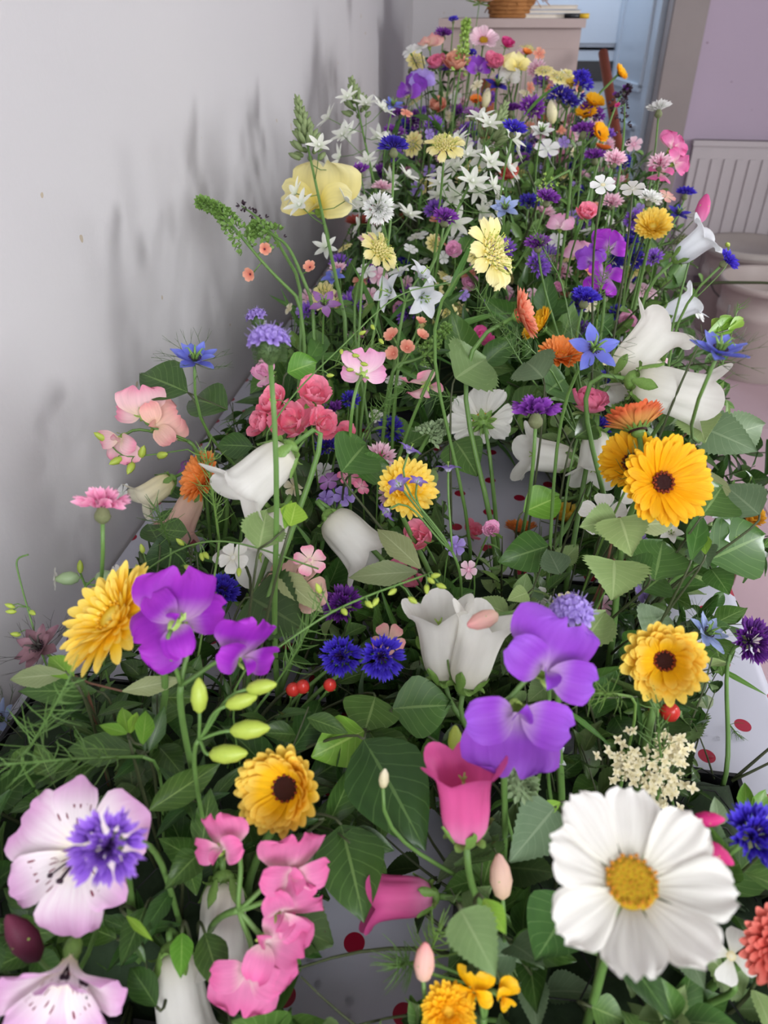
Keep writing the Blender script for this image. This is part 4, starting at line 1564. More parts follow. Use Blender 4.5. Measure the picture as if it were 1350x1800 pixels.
def frond(px0, py0, h0, px1, py1, d1, label, group=None, var=0, mat=None, n=30, tl=.03, r=.0008, name='feathery_frond'):
    """a fine frond between a base pixel (height h0 over the table) and a tip pixel at depth d1"""
    A, Tp = at_z(px0, py0, TABLE_Z + h0), at(px1, py1, keep_in_room(px1, py1, d1))
    if project(A)[2] > d1 + .08:
        A = at(px0, py0, d1 + .08)
    A.x = max(A.x, .01)
    B = base_for(A, random.Random(int(px0)))
    root = empty(name, B, label, 'foliage', group)
    V = Tp - A
    new_obj('stalk', MB().tube([q - B for q in bezier(B, B + Vector((0, 0, (A - B).length * .4)), A - V * .3, A, 7)], r * 1.5, 5).mesh('stalk', mat or M_STEM), root)
    q = V.to_track_quat('Z', 'Y').to_matrix().to_4x4()
    for nm, me, m in frond_pieces(var, V.length, n, mat, r, tl, .12):
        o = new_obj(nm, me, root, TR(*(A - B)) @ q)
        if nm == 'needles': o['kind'] = 'stuff'
    return root


def wiry_buds(path, depths, buds, label, group=None, col='g', bs=.0042, name='bud_stem', r=.0008, fine=0):
    """thin stem through pixels, with small buds on hair-thin stalks"""
    pts = [at(x, y, keep_in_room(x, y, d)) for (x, y), d in zip(path, depths)]
    B = base_for(pts[0], random.Random(int(path[0][0])))
    root = empty(name, B, label, 'bud stem', group)
    sm = bezier(B, B + Vector((0, 0, .03)), pts[0] - (pts[1] - pts[0]) * .4, pts[0], 6)[:-1]
    for k in range(len(pts) - 1):
        for j in range(4):
            t = j / 4
            p0, p1, p2, p3 = pts[max(k - 1, 0)], pts[k], pts[k + 1], pts[min(k + 2, len(pts) - 1)]
            sm.append(.5 * ((2 * p1) + (p2 - p0) * t + (2 * p0 - 5 * p1 + 4 * p2 - p3) * t * t + (3 * p1 - p0 - 3 * p2 + p3) * t ** 3))
    sm.append(pts[-1])
    new_obj('stem', MB().tube([p - B for p in sm], r, 5).mesh('stem', M_STEM), root)
    bm_ = MB().lathe([(.1, -.55), (.42, -.3), (.5, 0), (.32, .4), (.02, .65)], 8).mesh('bud', M_BUDG if col == 'g' else pm(col))
    for (bx, by) in buds:
        d = min(sm, key=lambda q: (project(q)[0] - bx) ** 2 + (project(q)[1] - by) ** 2)
        P = at(bx, by, project(d)[2] - .002)
        dirv = (P - d)
        dirv = dirv.normalized() if dirv.length > 1e-4 else Vector((0, 0, 1))
        new_obj('bud_stalk', MB().tube([d - B, (d + P) / 2 - B + Vector((0, 0, .003)), P - B], r * .6, 4).mesh('bud_stalk', M_STEM), root)
        new_obj('bud', bm_, root, TR(*(P - B)) @ (dirv + Vector((0, 0, .4))).to_track_quat('Z', 'Y').to_matrix().to_4x4() @ Matrix.Diagonal((bs * 1.25, bs * 1.25, bs * 2, 1)))
    return root


def spray(name, label, base, blooms, group=None, kind='sweetpea', depth=None, stem_r=.0022, cat='flower', real=None, via=None, mat=None, **kw):
    """one stem with several blooms: stem > each bloom stalk > petals"""
    rng = random.Random(int(base[0] * 3 + base[1]))
    Ps = []
    for (px, py, s, col, face, up) in blooms:
        d = keep_in_room(px, py, depth or FPX * (real or REAL[kind]) / s)
        Ps.append((at(px, py, d), s * d / FPX, col, facing(face), facing(up) if up else _cu, s))
        FLOWERS.append((px, py, s * .5, d))
    cen = sum((p[0] for p in Ps), Vector()) / len(Ps)
    J = at(base[0], base[1], min(keep_in_room(base[0], base[1], 9), sum(project(p[0])[2] for p in Ps) / len(Ps) + .01))
    B = base_for(J, rng, .2) if via is None else at_z(via[0], via[1], TABLE_Z + .01)
    root = empty(name, B, label, cat, group)
    L = (J - B).length
    pts = bezier(B, B + Vector((0, 0, L * .5)), J - (cen - J) * .4, J)
    pts = [Vector((max(q.x, .006), q.y, max(q.z, TABLE_Z + .004))) for q in pts]
    new_obj('stem', MB().tube([q - B for q in pts], stem_r, 6).mesh('stem', mat or M_STEM), root)
    for P, size, col, f, up, s in Ps:
        m3 = orient(f, 0, up).to_3x3()
        S = P + f * (HEADBACK[kind] * size) - (m3 @ Vector((0, .12, 0)) * size if kind == 'sweetpea' else Vector((0, 0, 0)))
        pt = bezier(J, J + (S - J) * .4, S - f * (S - J).length * .4, S, 7)
        st = new_obj('bloom_stalk', MB().tube([q - B for q in pt], stem_r * .75, 5).mesh('bloom_stalk', mat or M_STEM), root)
        put_head(root, kind, col, P, f, size, 1 if s >= 30 else 0, rng, 0 if kind == 'sweetpea' else rng.uniform(0, 6), parent=st, up=up, **kw)
    return root


_star = {}


def star_mesh(mat, n=6, W=.20, bend=-.1, start=.35, key='star'):
    if key not in _star:
        mb = MB()
        for i in range(n):
            mb.grid(sheet(.5, W, STAR, start=start, bend=bend, cup=.12), 2, 5, radial(TAU * i / n, 0, .01))
        mb.ball((0, 0, .06), .06, 6)
        _star[key] = mb.mesh('star_flower', mat)
    return _star[key]


def star_spike(base, tip, d0, d1, label, nf=11, nb=46, seed=1, fs=.034, f0=.28, f1=.78, bow=0.0):
    rng = random.Random(seed)
    A, Tp = at(base[0], base[1], keep_in_room(*base, d0)), at(tip[0], tip[1], keep_in_room(*tip, d1))
    B = Vector((max(A.x, .03), A.y, TABLE_Z + .04))
    root = empty('star_of_bethlehem', B, label, 'flower', 'tall white star of Bethlehem spikes')
    ax = Tp - A
    side = ax.cross(_cf).normalized()
    pts = [B + (A - B) * (i / 4) for i in range(4)] + [A + ax * (i / 10) + side * bow * math.sin(math.pi * i / 10) for i in range(11)]
    new_obj('stem', MB().tube([p - B for p in pts], [.0032] * 6 + [.003 - .0002 * i for i in range(9)], 6).mesh('stem', M_STEM), root)
    axn = ax.normalized()
    L = ax.length
    o1 = axn.orthogonal().normalized()
    o2 = axn.cross(o1)
    petm = petal_mat('star_white', [(214, 222, 196), (236, 236, 226), (240, 240, 234)], (150, 168, 120), .35, 5)
    bmat = petal_mat('star_bud', [(130, 150, 96), (158, 174, 122), (112, 132, 80)], (70, 98, 54), .8, 6)
    bud = MB().lathe([(.05, 0), (.32, .25), (.42, .8), (.36, 1.5), (.1, 2.0), (.01, 2.1)], 7).mesh('bud', bmat)
    sm = star_mesh(petm)
    for i in range(nf):
        t = f0 + (f1 - f0) * (i + .5) / nf
        a = i * 2.39996 + seed
        d = (o1 * math.cos(a) + o2 * math.sin(a)) + axn * rng.uniform(.2, .6)
        P0 = A + ax * t + side * bow * math.sin(math.pi * t)
        P1 = P0 + d * fs * rng.uniform(.85, 1.35)
        P1.x = max(P1.x, .015)
        st = new_obj('pedicel', MB().tube([P0 - B, (P0 + P1) / 2 - B - axn * .004, P1 - B], .0008, 4).mesh('pedicel', M_STEM), root)
        f = (d.normalized() + axn * .3 - _cf * .5).normalized()
        new_obj('star_flower', sm, st, TR(*(P1 - B)) @ orient(f, rng.uniform(0, 6)) @ SC(fs * rng.uniform(.95, 1.25)))
    for i in range(nb):
        q = i / nb
        t = f1 - .04 + (1.0 - f1 + .04) * q
        a = i * 2.39996
        sp = (1 - q) ** .8
        d = (o1 * math.cos(a) + o2 * math.sin(a)) * (.35 + .6 * sp) + axn * (1.1 - .3 * sp)
        P0 = A + ax * t + side * bow * math.sin(math.pi * t)
        k = .0085 * (.55 + .7 * sp)
        P1 = P0 + d.normalized() * (.003 + .016 * sp * (1 - q))
        new_obj('bud', bud, root, TR(*(P1 - B)) @ d.to_track_quat('Z', 'Y').to_matrix().to_4x4() @ SC(k))
    for t in (f0, (f0 + f1) / 2, f1 - .05, .95):
        q = project(A + ax * t)
        FLOWERS.append((q[0], q[1], 26, q[2]))
    return root


def flower_spike(path, depths, label, opens, col='salmon', seed=2, n=46, group=None, bs=.003, cal=None, os_=.022):
    """curved spike of many small buds with a few open five-petalled flowers (pixel positions)"""
    rng = random.Random(seed)
    pts = [at(x, y, keep_in_room(x, y, d)) for (x, y), d in zip(path, depths)]
    B = base_for(pts[0], rng)
    root = empty('flower_spike', B, label, 'flower', group)
    sm = []
    for k in range(len(pts) - 1):
        for j in range(6):
            t = j / 6
            p0, p1, p2, p3 = pts[max(k - 1, 0)], pts[k], pts[k + 1], pts[min(k + 2, len(pts) - 1)]
            sm.append(.5 * ((2 * p1) + (p2 - p0) * t + (2 * p0 - 5 * p1 + 4 * p2 - p3) * t * t + (3 * p1 - p0 - 3 * p2 + p3) * t ** 3))
    sm.append(pts[-1])
    N = len(sm)
    low = bezier(B, B + Vector((0, 0, .05)), pts[0] - (pts[1] - pts[0]) * .5, pts[0], 7)[:-1]
    new_obj('stem', MB().tube([p - B for p in low + sm], [.0026] * len(low) + [.0022 * (1.2 - .8 * i / N) for i in range(N)], 6).mesh('stem', M_STEM), root)
    bud = ring_calyx(4, 1.6, .9, .9, POINT, -.3, .2, cal or M_CALYX, 0, 'bud')
    for i in range(n):
        q = .35 + .65 * (i / n) ** .8
        p = sm[min(N - 1, int(q * N))]
        tdir = (sm[min(N - 1, int(q * N) + 1)] - sm[max(0, int(q * N) - 1)]).normalized()
        a = i * 2.39996
        o1 = tdir.orthogonal().normalized()
        d = (o1 * math.cos(a) + tdir.cross(o1) * math.sin(a)) + tdir * .4
        off = .004 + .010 * max(0, 1 - (q - .35) / .4)
        P = p + d * off
        new_obj('bud', bud, root, TR(*(P - B)) @ d.to_track_quat('Z', 'Y').to_matrix().to_4x4() @ SC(bs * rng.uniform(.8, 1.3)))
    for (x, y, s, f) in opens:
        c = min(sm, key=lambda q: (project(q)[0] - x) ** 2 + (project(q)[1] - y) ** 2)
        d = project(c)[2] - .004
        P = at(x, y, d)
        st = new_obj('pedicel', MB().tube([c - B, P - B - facing(f) * (s * d / FPX * .3)], .0009, 4).mesh('pedicel', M_STEM), root)
        put_head(root, 'five', col, P, facing(f), s * d / FPX, 0, rng, rng.uniform(0, 6), parent=st, eye='wine', elev=.5)
        FLOWERS.append((x, y, s * .5, d))
    return root

# ================================================================== the flowers, near to far
CF, CAL, BELL, SP, NIG = 'cornflowers', 'pot marigolds', 'bellflowers', 'sweet peas', 'love-in-a-mist flowers'
UP, CAMF = (0, 1, .12), (0, .25, 1)
# --- front left
bloom('alstro', 150, 1495, 235, 'alst', (-.15, .35, 1), 'pale lilac-pink alstroemeria right behind a violet cornflower', 'alstroemerias', spin=.4)
bloom('cornflower', 192, 1486, 152, 'lilac', (.05, .35, 1), 'violet cornflower lying across a pale pink alstroemeria', CF, depth=.345)
bloom('alstro', 125, 1680, 245, 'alst', (.1, -.42, .75), 'lilac-pink alstroemeria with flaring petals and dark stamens, drooping at the tray edge', 'alstroemerias', spin=2.0, cup=1.1)
bloom('calendula', 506, 1385, 205, 'yellow', (-.2, .3, 1), 'clear yellow cupped marigold with small maroon eye above pink sweet peas', CAL, cup=.9, depth=.47)
spray('sweet_pea', 'pink sweet pea stem with five blooms below the yellow cupped marigold', (420, 1600), [
    (395, 1480, 105, 'sweetpink', (-.5, .4, .7), (-.3, 1, 0)), (512, 1520, 125, 'sweetpink', (.5, .3, .8), (.1, 1, 0)),
    (505, 1590, 120, 'sweetpink', (.6, -.1, .7), (.9, .4, 0)), (480, 1660, 120, 'sweetpink', (.4, .2, .8), (.9, -.5, 0)),
    (435, 1715, 125, 'sweetpink', (0, -.3, .9), (-.2, -1, .3))], SP, depth=.43)
bloom('bell', 392, 1625, 150, 'white', (.05, -1, .25), 'translucent white bellflower hanging behind the pink sweet peas', BELL, depth=.50)
bloom('bell', 318, 1765, 170, 'white', (.3, -.8, .4), 'white bellflower lowest at the tray edge under dark glossy leaves', BELL, depth=.47)
bloom('calendula', 205, 1092, 215, 'yellow', (-.55, .55, .6), 'large double yellow marigold with red-tipped rays leaning towards the wall', CAL, double=1, dark=0, cup=.25, depth=.50)
spray('sweet_pea', 'magenta-purple sweet pea stem with two blooms beside the yellow marigold', (318, 1205), [
    (310, 1075, 158, 'magenta', (.15, .35, -.75), (0, 1, 0)), (300, 1105, 130, 'magenta', (-.4, .1, .85), (-.7, -.4, .2)), (425, 1140, 125, 'magenta', (.7, .1, .55), (.3, .9, 0))], SP, depth=.46)
bloom('cornflower', 180, 893, 105, 'pinkc', (0, 1, .05), 'pink cornflower standing tall on a bare stem against the white wall', CF, base=(165, 1075), openness=.3)
bloom('cornflower', 388, 1042, 72, 'blue', (.4, .5, .6), 'deep blue cornflower peeping out behind the magenta sweet pea', CF)
bloom('nigella', 72, 1140, 100, 'duskyp', (-.2, .5, .7), 'dusky brown-pink love-in-a-mist with dark threads by the wall', NIG, layers=2, dark=1)
bloom('openbell', 125, 1108, 55, 'mauve', (-.8, .3, .4), 'small dark mauve star flower between dusky love-in-a-mist and yellow marigold', None)
bloom('nigella', 6, 1265, 80, 'paleblue', (-.5, .4, .7), 'pale blue love-in-a-mist beside the grey-green willow leaves', NIG)
spray('bladder_campion', 'bladder campion with swollen green calyces beside the pink cornflower stem', (150, 1030), [
    (98, 1018, 42, 'white', (-1, -.05, .3), None), (205, 1015, 46, 'white', (1, .05, .35), None)], None, 'bladder', depth=.62, stem_r=.0012)
bloom('bud', 141, 996, 24, 'g', (0, 1, .1), 'single green campion bud above the swollen calyces', None)
bloom('bud', 40, 1648, 105, 'wine', (-.4, .8, .2), 'dark maroon alstroemeria bud between the two open alstroemerias', None, depth=.40)
# --- pair in the centre
bloom('cornflower', 601, 1153, 84, 'blue', (-.15, .15, 1), 'deep blue cornflower touching its twin above broad green leaves, nearer the wall', CF, real=.04)
bloom('cornflower', 670, 1154, 88, 'blue', (.12, .1, 1), 'deep blue cornflower touching its twin, beside the cream bellflowers', CF, real=.04)
bloom('cornflower', 604, 1066, 80, 'darkpurple', (-.3, .5, .8), 'dark purple cornflower above the pair of blue cornflowers', CF)
bloom('bell', 775, 1125, 150, 'white', (-.12, 1, .28), 'upright cream-white bellflower cup, left of its twin behind the violet sweet pea', BELL, depth=.62, wide=.95, flare=.3)
bloom('bell', 838, 1140, 150, 'white', (.28, 1, .2), 'upright cream-white bellflower cup half behind a nodding green bud', BELL, depth=.60, flare=.3, wide=.95)
bloom('bud', 848, 1090, 70, 'peachpink', (-.8, -.2, .5), 'nodding green and blush sweet pea bud over the cream bellflowers', None, depth=.5, real=.03)
spray('sweet_pea', 'large violet sweet pea with ruffled petals above the pink bellflower', (888, 1235), [
    (962, 1160, 170, 'violet', (.3, .3, .8), (.5, 1, 0)), (905, 1272, 180, 'violet', (0, -.35, .9), (-.1, -1, 0))], SP, depth=.44)
bloom('bell', 816, 1402, 165, 'bellpink', (-.06, 1, .22), 'glossy deep pink bellflower standing upright under the violet sweet pea', BELL, depth=.44, flare=.45)
bloom('bell', 697, 1578, 130, 'bellpink', (-1, .05, .15), 'deep pink bellflower lying on its side over the dotted cloth', BELL, depth=.50, flare=.4)
bloom('five', 683, 1125, 62, 'peachpink', (.2, .2, 1), 'peach phlox flower tucked between blue cornflower and cream bell', None)
bloom('alstro', 520, 1045, 130, 'antique', (-.4, .5, .7), 'cream alstroemeria with brown flecks above the purple cornflower', 'alstroemerias', depth=.68)
bloom('five', 545, 985, 60, 'blush', (.2, .5, .8), 'blush phlox flower above the flecked cream alstroemeria', None)
bloom('bell', 468, 955, 140, 'white', (-.3, -.75, .5), 'white bellflower among young lime leaves below the hanging bell', BELL, depth=.72)
bloom('bell', 620, 948, 120, 'white', (.62, -.62, .1), 'round white bellflower head beneath the purple-striped star flowers', BELL, depth=.75, wide=1.2, flare=.4)
bloom('five', 410, 980, 60, 'white', (-.3, .3, .8), 'white phlox flower beside the lime birch leaves', None)
# --- front right
bloom('cosmos', 1108, 1556, 338, 'white', (-.08, .85, .82), 'big white cosmos with yellow centre in front of round leaves', None, elev=.24)
bloom('cornflower', 1322, 1472, 128, 'blue', (.1, .6, .7), 'blue cornflower on a thick stem beside the big white cosmos', CF)
bloom('calendula', 1168, 1160, 190, 'yellow', (-.35, .12, 1), 'yellow cupped marigold with small maroon eye over red berries', CAL, cup=.9, disc=.1, depth=.53)
bloom('cornflower', 1318, 1128, 90, 'darkpurple', (.15, .3, 1), 'dark purple cornflower with white stamens over the bare cloth', CF, real=.045, pale=1)
bloom('nigella', 1240, 1115, 88, 'paleblue', (.4, .5, .6), 'pale blue love-in-a-mist next to the dark purple cornflower', NIG, layers=2)
bloom('phacelia', 1003, 1085, 100, 'lavender', (.1, .9, .4), 'lavender phacelia tuft behind the violet sweet pea', 'phacelias')
bloom('phacelia', 1055, 1140, 45, 'lavender', (.3, .5, .7), 'small lavender phacelia beside the serrated pale leaf', 'phacelias')
bloom('calendula', 1378, 1668, 165, 'redcoral', (-.35, .35, .8), 'coral-red striped marigold beside small white flowers', CAL, depth=.42, double=1, dark=0, cup=.7)
spray('wallflower', 'white four-petalled flowers beside the coral-red marigold', (1290, 1730), [
    (1285, 1680, 95, 'white', (-.2, .3, 1), None), (1240, 1640, 50, 'white', (-.6, .3, .6), None)], None, 'five', depth=.44, n=4, eye='cream')
spray('salvia_sprig', 'salvia with magenta tubes and near-black calyces between cosmos and blue cornflower', (1195, 1465), [
    (1246, 1440, 54, 'deeppink', (1, .1, .3), None), (1262, 1500, 62, 'deeppink', (.9, -.6, .3), None)], None, 'bud', depth=.40, mat=M_STEMD, stem_r=.0012)
bloom('calendula', 788, 1778, 100, 'gold', (0, .5, .8), 'orange-yellow marigold lowest in front, half hidden by leaves', CAL, depth=.42, double=1, dark=0)
spray('snapdragon', 'yellow snapdragon flowers beside the jagged birch leaf', (850, 1790), [
    (835, 1735, 70, 'gold', (-.4, .3, .8), (0, 1, 0)), (885, 1745, 60, 'gold', (.7, -.1, .7), (.8, .3, 0))], None, depth=.42)
bloom('bud', 746, 1690, 78, 'peachpink', (.05, 1, .2), 'closed pink-streaked bud standing in front of feathery green', None, depth=.42, real=.025)
bloom('bud', 880, 1540, 85, 'antique', (-.1, 1, .1), 'withered yellowish bell bud beside the pink bellflower', None, depth=.46)
bloom('bud', 675, 1368, 40, 'cream', (.1, 1, .3), 'small cream bud in front of the big ovate leaf', None, depth=.48)
bloom('bud', 800, 1300, 55, 'g', (0, 1, .2), 'green bud above the pink bellflower rim', None, depth=.5)
bloom('seedhead', 915, 1378, 80, 'g', (.3, .2, .9), 'grey-green scaly seed head beside the pink bellflower', 'seed heads', depth=.5)
bloom('nigella', 968, 1330, 60, 'whiteblue', (0, .6, .6), 'spent pale love-in-a-mist with a net of threads by the violet sweet pea', NIG, depth=.55)
# --- middle
bloom('bell', 455, 838, 150, 'white', (-.62, -.62, .25), 'large white bellflower hanging from an arching stem before coral pink flowers', BELL, depth=.62, flare=1.3)
spray('coral_geranium', 'coral pink double flower cluster above the hanging white bell', (515, 800), [
    (488, 718, 80, 'hotpink', (-.5, .5, .7), None), (548, 704, 84, 'hotpink', (.3, .6, .7), None), (515, 750, 95, 'hotpink', (0, .3, .9), None),
    (468, 748, 68, 'hotpink', (-.7, .2, .6), None), (562, 748, 70, 'hotpink', (.6, .1, .7), None)], None, 'rosette', depth=.78, n=9, tight=.75)
bloom('rosette', 600, 770, 60, 'hotpink', (.3, .4, .8), 'single coral pink flower beside the cluster, over a green leaf', None, n=9)
bloom('calendula', 362, 842, 98, 'orange', (-.55, .25, .7), 'orange double marigold between the white bell and the wall', CAL, double=1, dark=0)
spray('sweet_pea', 'blush sweet pea stem arching towards the white wall', (330, 775), [
    (250, 720, 85, 'blush', (-.3, .5, -.6), (-.15, 1, 0)), (282, 745, 80, 'peachpink', (.5, .2, .7), (.9, .5, 0)), (215, 778, 75, 'blush', (-.3, -.5, .6), (-.2, -1, 0))], SP, depth=.80)
bloom('bell', 270, 865, 80, 'cream', (-.6, -.5, .3), 'faded cream bellflower close to the wall beneath the blush sweet pea', BELL)
bloom('bell', 325, 905, 90, 'antique', (-.3, -.8, .3), 'faded beige bellflower under the orange double marigold', BELL)
bloom('five', 215, 868, 40, 'whitec', (-.6, .3, .6), 'tiny white flower beside the pink cornflower', None)
bloom('openbell', 330, 820, 55, 'mauve', (-.4, .5, .6), 'small mauve star flower beneath the blush sweet pea stem', None)
bloom('nigella', 342, 635, 92, 'nigella', (.2, .62, .6), 'blue love-in-a-mist with curled green horns beside the wall', NIG, layers=2)
bloom('phacelia', 473, 610, 96, 'lavender', (-.05, 1, .25), 'lavender phacelia on a thick stem above the coral pink cluster', 'phacelias')
bloom('phacelia', 452, 562, 50, 'lavender', (-.2, .9, .3), 'smaller lavender phacelia behind the thick-stemmed one', 'phacelias')
bloom('rosette', 468, 660, 62, 'softpink', (-.2, .3, .8), 'soft pink cupped flower tucked behind the phacelia stem', None, n=8)
bloom('sweetpea', 638, 648, 78, 'softpink', (.1, .3, -.7), 'soft pink sweet pea seen from behind near peach blossoms', SP)
bloom('sweetpea', 745, 672, 70, 'blush', (-.2, -.4, -.6), 'pale blush sweet pea nodding on a long arching stem', SP)
bloom('nigella', 570, 535, 62, 'mauve', (.1, .3, .8), 'mauve love-in-a-mist star below the blue cornflower by the wall', NIG)
bloom('openbell', 585, 485, 50, 'nigella', (-.2, .5, .7), 'small bright blue star flower between pink spike and star spike', None)
spray('brodiaea', 'triteleia umbel of violet-striped white stars on thin stems', (795, 970), [
    (722, 788, 56, 'brod', (.4, .8, .2), None), (788, 820, 52, 'brod', (0, 1, .15), None), (700, 850, 52, 'brod', (-.4, .5, .6), None), (678, 900, 48, 'brod', (-.7, -.6, .3), None), (735, 845, 40, 'brod', (.2, .7, .5), None)],
    None, 'openbell', depth=.63, stem_r=.0013)
bloom('calendula', 712, 862, 112, 'yellow', (.25, .2, .8), 'yellow double marigold behind the violet-striped stars', CAL, double=1, dark=0)
bloom('calendula', 632, 905, 62, 'bronze', (.1, -.2, .9), 'dull gold marigold underneath the round white bell', CAL)
spray('phlox_cluster', 'mauve-pink phlox cluster beside a tiny white campion', (590, 905), [
    (578, 845, 40, 'mauve', (-.3, .5, .7), None), (612, 838, 40, 'rosepink', (.2, .6, .7), None), (605, 872, 40, 'lavender', (.1, .3, .8), None), (572, 878, 38, 'lavender', (-.4, .3, .7), None), (635, 855, 34, 'rosepink', (.5, .4, .6), None)], None, 'five', depth=.82)
bloom('five', 567, 830, 40, 'whitec', (-.2, .4, .9), 'tiny white campion beside the mauve phlox cluster', None, notch=1)
bloom('rosette', 742, 950, 70, 'hotpink', (-.3, .4, .8), 'coral pink cupped bloom at the foot of the violet-striped stars', None, n=8)
bloom('rosette', 828, 938, 48, 'hotpink', (.4, .4, .7), 'small coral pink bloom beside bare dotted cloth', None, n=8)
bloom('rosette', 715, 1010, 70, 'rosepink', (.1, .3, .8), 'dusky pink bloom under long sage leaves', None, n=9)
bloom('cosmos', 848, 742, 128, 'white', (-.1, .55, -.75), 'white cosmos seen from behind with green bracts', None, base=(880, 1015))
bloom('cornflower', 942, 728, 96, 'purple', (.02, 1, .1), 'bright purple cornflower on a straight stem next to the white cosmos', CF, base=(905, 1010), openness=.3, real=.045)
bloom('cornflower', 832, 690, 40, 'blue', (0, .6, .6), 'small blue cornflower behind the upturned white cosmos', CF)
bloom('rosette', 1030, 722, 88, 'rosepink', (.15, .75, .5), 'clear pink rose-like bloom with overlapping petals', None, n=14, real=.055)
bloom('bell', 958, 802, 105, 'white', (-1, .15, .15), 'white bellflower lying sideways over the bare cloth', BELL, depth=.88)
bloom('bell', 1045, 805, 100, 'white', (-.15, -.95, .25), 'white bellflower pointing down beside the striped orange marigold', BELL, depth=.85)
bloom('calendula', 1160, 850, 172, 'gold', (.08, .12, 1), 'golden marigold with black-brown eye by the table edge', CAL, cup=.45, real=.078, disc=.11)
bloom('calendula', 1112, 815, 120, 'gold', (-.5, .3, .7), 'golden marigold half hidden behind the black-eyed one', CAL, cup=.5, depth=.66)
bloom('calendula', 1122, 760, 125, 'striped', (-.15, .95, -.2), 'cupped marigold with rust-striped undersides above the golden marigold', CAL, cup=.8)
bloom('calendula', 1178, 722, 90, 'gold', (.35, .6, .5), 'golden double marigold below the long white bells', CAL, double=1, dark=0)
bloom('calendula', 1140, 705, 60, 'lemon', (-.1, .8, .4), 'small lemon marigold between the rust-striped marigold and the white bells', CAL, double=1, dark=0)
bloom('calendula', 1312, 912, 64, 'bronze', (.25, .35, .9), 'half-closed golden brown marigold at the table edge', CAL, cup=1.0)
bloom('bell', 1132, 612, 130, 'white', (.62, .68, .2), 'long white bellflower raised towards the buckets', BELL, depth=.82, flare=.9)
bloom('bell', 1186, 690, 150, 'white', (.95, -.32, .15), 'long white bellflower pointing out over the table edge', BELL, depth=.76, flare=.7)
bloom('bell', 1125, 672, 105, 'white', (-.5, -.75, .1), 'white bellflower turned back under the raised long ones', BELL, depth=.84)
bloom('nigella', 1042, 615, 98, 'nigella', (.1, .2, 1), 'five-petalled blue love-in-a-mist in front of the orange marigold', NIG, n=5, spin=.3)
bloom('nigella', 1262, 622, 112, 'nigella', (.1, .62, .55), 'blue love-in-a-mist on a long stem over the table edge', NIG, layers=2, base=(1278, 800))
bloom('calendula', 985, 630, 84, 'orange', (.0, .6, .75), 'bright orange pompom marigold beneath the five-petalled blue flower', CAL, double=1, dark=0)
bloom('calendula', 908, 556, 100, 'coral', (.85, .25, .35), 'coral double marigold turned sideways on its stem', CAL, double=1, dark=0)
bloom('calendula', 955, 578, 78, 'gold', (-.5, .35, .1), 'golden marigold right behind the coral one', CAL)
bloom('calendula', 790, 660, 52, 'peach', (-.5, -.3, .7), 'peach marigold beside the round pale leaf', CAL, cup=.8)
bloom('rosette', 845, 598, 48, 'bellpink', (.1, .5, .8), 'raspberry pink bloom above the round pale leaf', None, n=8)
spray('campanula_cluster', 'cluster of open starry white bellflowers on one head', (712, 530), [
    (678, 512, 78, 'whiteblue', (-.75, .1, .6), None), (748, 525, 82, 'whiteblue', (.4, -.35, .8), None), (745, 478, 72, 'whiteblue', (.6, .6, .5), None), (700, 475, 62, 'whiteblue', (-.3, .8, .4), None)],
    BELL, 'openbell', depth=.95)
spray('snapdragon', 'peach small-flowered snapdragon stem below the starry white cluster', (700, 650), [
    (690, 592, 34, 'salmon', (-.4, .4, .8), None), (740, 592, 30, 'salmon', (.4, .5, .7), None), (715, 612, 32, 'salmon', (.1, .2, .9), None), (692, 622, 32, 'salmon', (-.4, 0, .8), None), (738, 568, 26, 'salmon', (.3, .7, .6), None)],
    None, 'five', depth=.92, eye='salmon', elev=.7)
bloom('scabious', 866, 447, 122, 'paleyellow', (.72, .15, .6), 'large pale yellow scabious turned sideways on a curved stem', 'scabious heads', real=.065)
bloom('scabious', 668, 440, 76, 'paleyellow', (.55, .25, .7), 'pale yellow scabious behind the starry white cluster', 'scabious heads')
bloom('sweetpea', 565, 352, 130, 'paleyellow', (-.2, .3, .85), 'large pale yellow sweet pea behind the tall star spike', SP, depth=1.17)
bloom('calendula', 1147, 401, 70, 'lemon', (-.2, .3, 1), 'bright lemon yellow marigold beside white bells near the buckets', CAL, double=1, dark=0)
spray('sweet_pea', 'vivid purple sweet pea stem with three blooms below pink flowers', (1062, 520), [
    (1068, 435, 62, 'magenta', (.2, .4, .8), (.2, 1, 0)), (1040, 455, 50, 'violet', (-.4, .2, .8), (-.3, 1, 0)), (1060, 488, 62, 'magenta', (0, -.2, .9), (-.3, -1, 0))], SP, depth=1.05)
bloom('cornflower', 1028, 528, 60, 'blue', (.1, .7, .65), 'vivid blue cornflower beneath the purple sweet peas', CF)
bloom('cornflower', 1276, 460, 48, 'blue', (.5, .45, .75), 'vivid blue cornflower sticking out over the buckets', CF, depth=.92)
bloom('bell', 1222, 430, 76, 'whiteblue', (.62, .45, .5), 'bright white open bellflower facing the buckets', BELL, flare=1.6)
bloom('bell', 1198, 540, 72, 'whiteblue', (.7, .35, .4), 'bright white bellflower low at the table edge above love-in-a-mist', BELL)
bloom('five', 1228, 553, 32, 'whitec', (.6, .3, .6), 'tiny white flower at the mouth of a bright white bell', None)
bloom('bud', 1236, 366, 52, 'bellpink', (.25, 1, .05), 'furled pink bell bud pointing up above the open white bell', None, real=.04)
bloom('seedhead', 1197, 422, 30, 's', (.9, .1, .3), 'dark spiky seed head before the open white bell', 'seed heads')
bloom('scabious', 1130, 510, 52, 'palepink', (.1, .6, .7), 'pale pink scabious above the raised white bell', 'scabious heads')
bloom('sweetpea', 985, 398, 46, 'softpink', (-.1, .5, .7), 'soft pink sweet pea left of the coral carnation', SP)
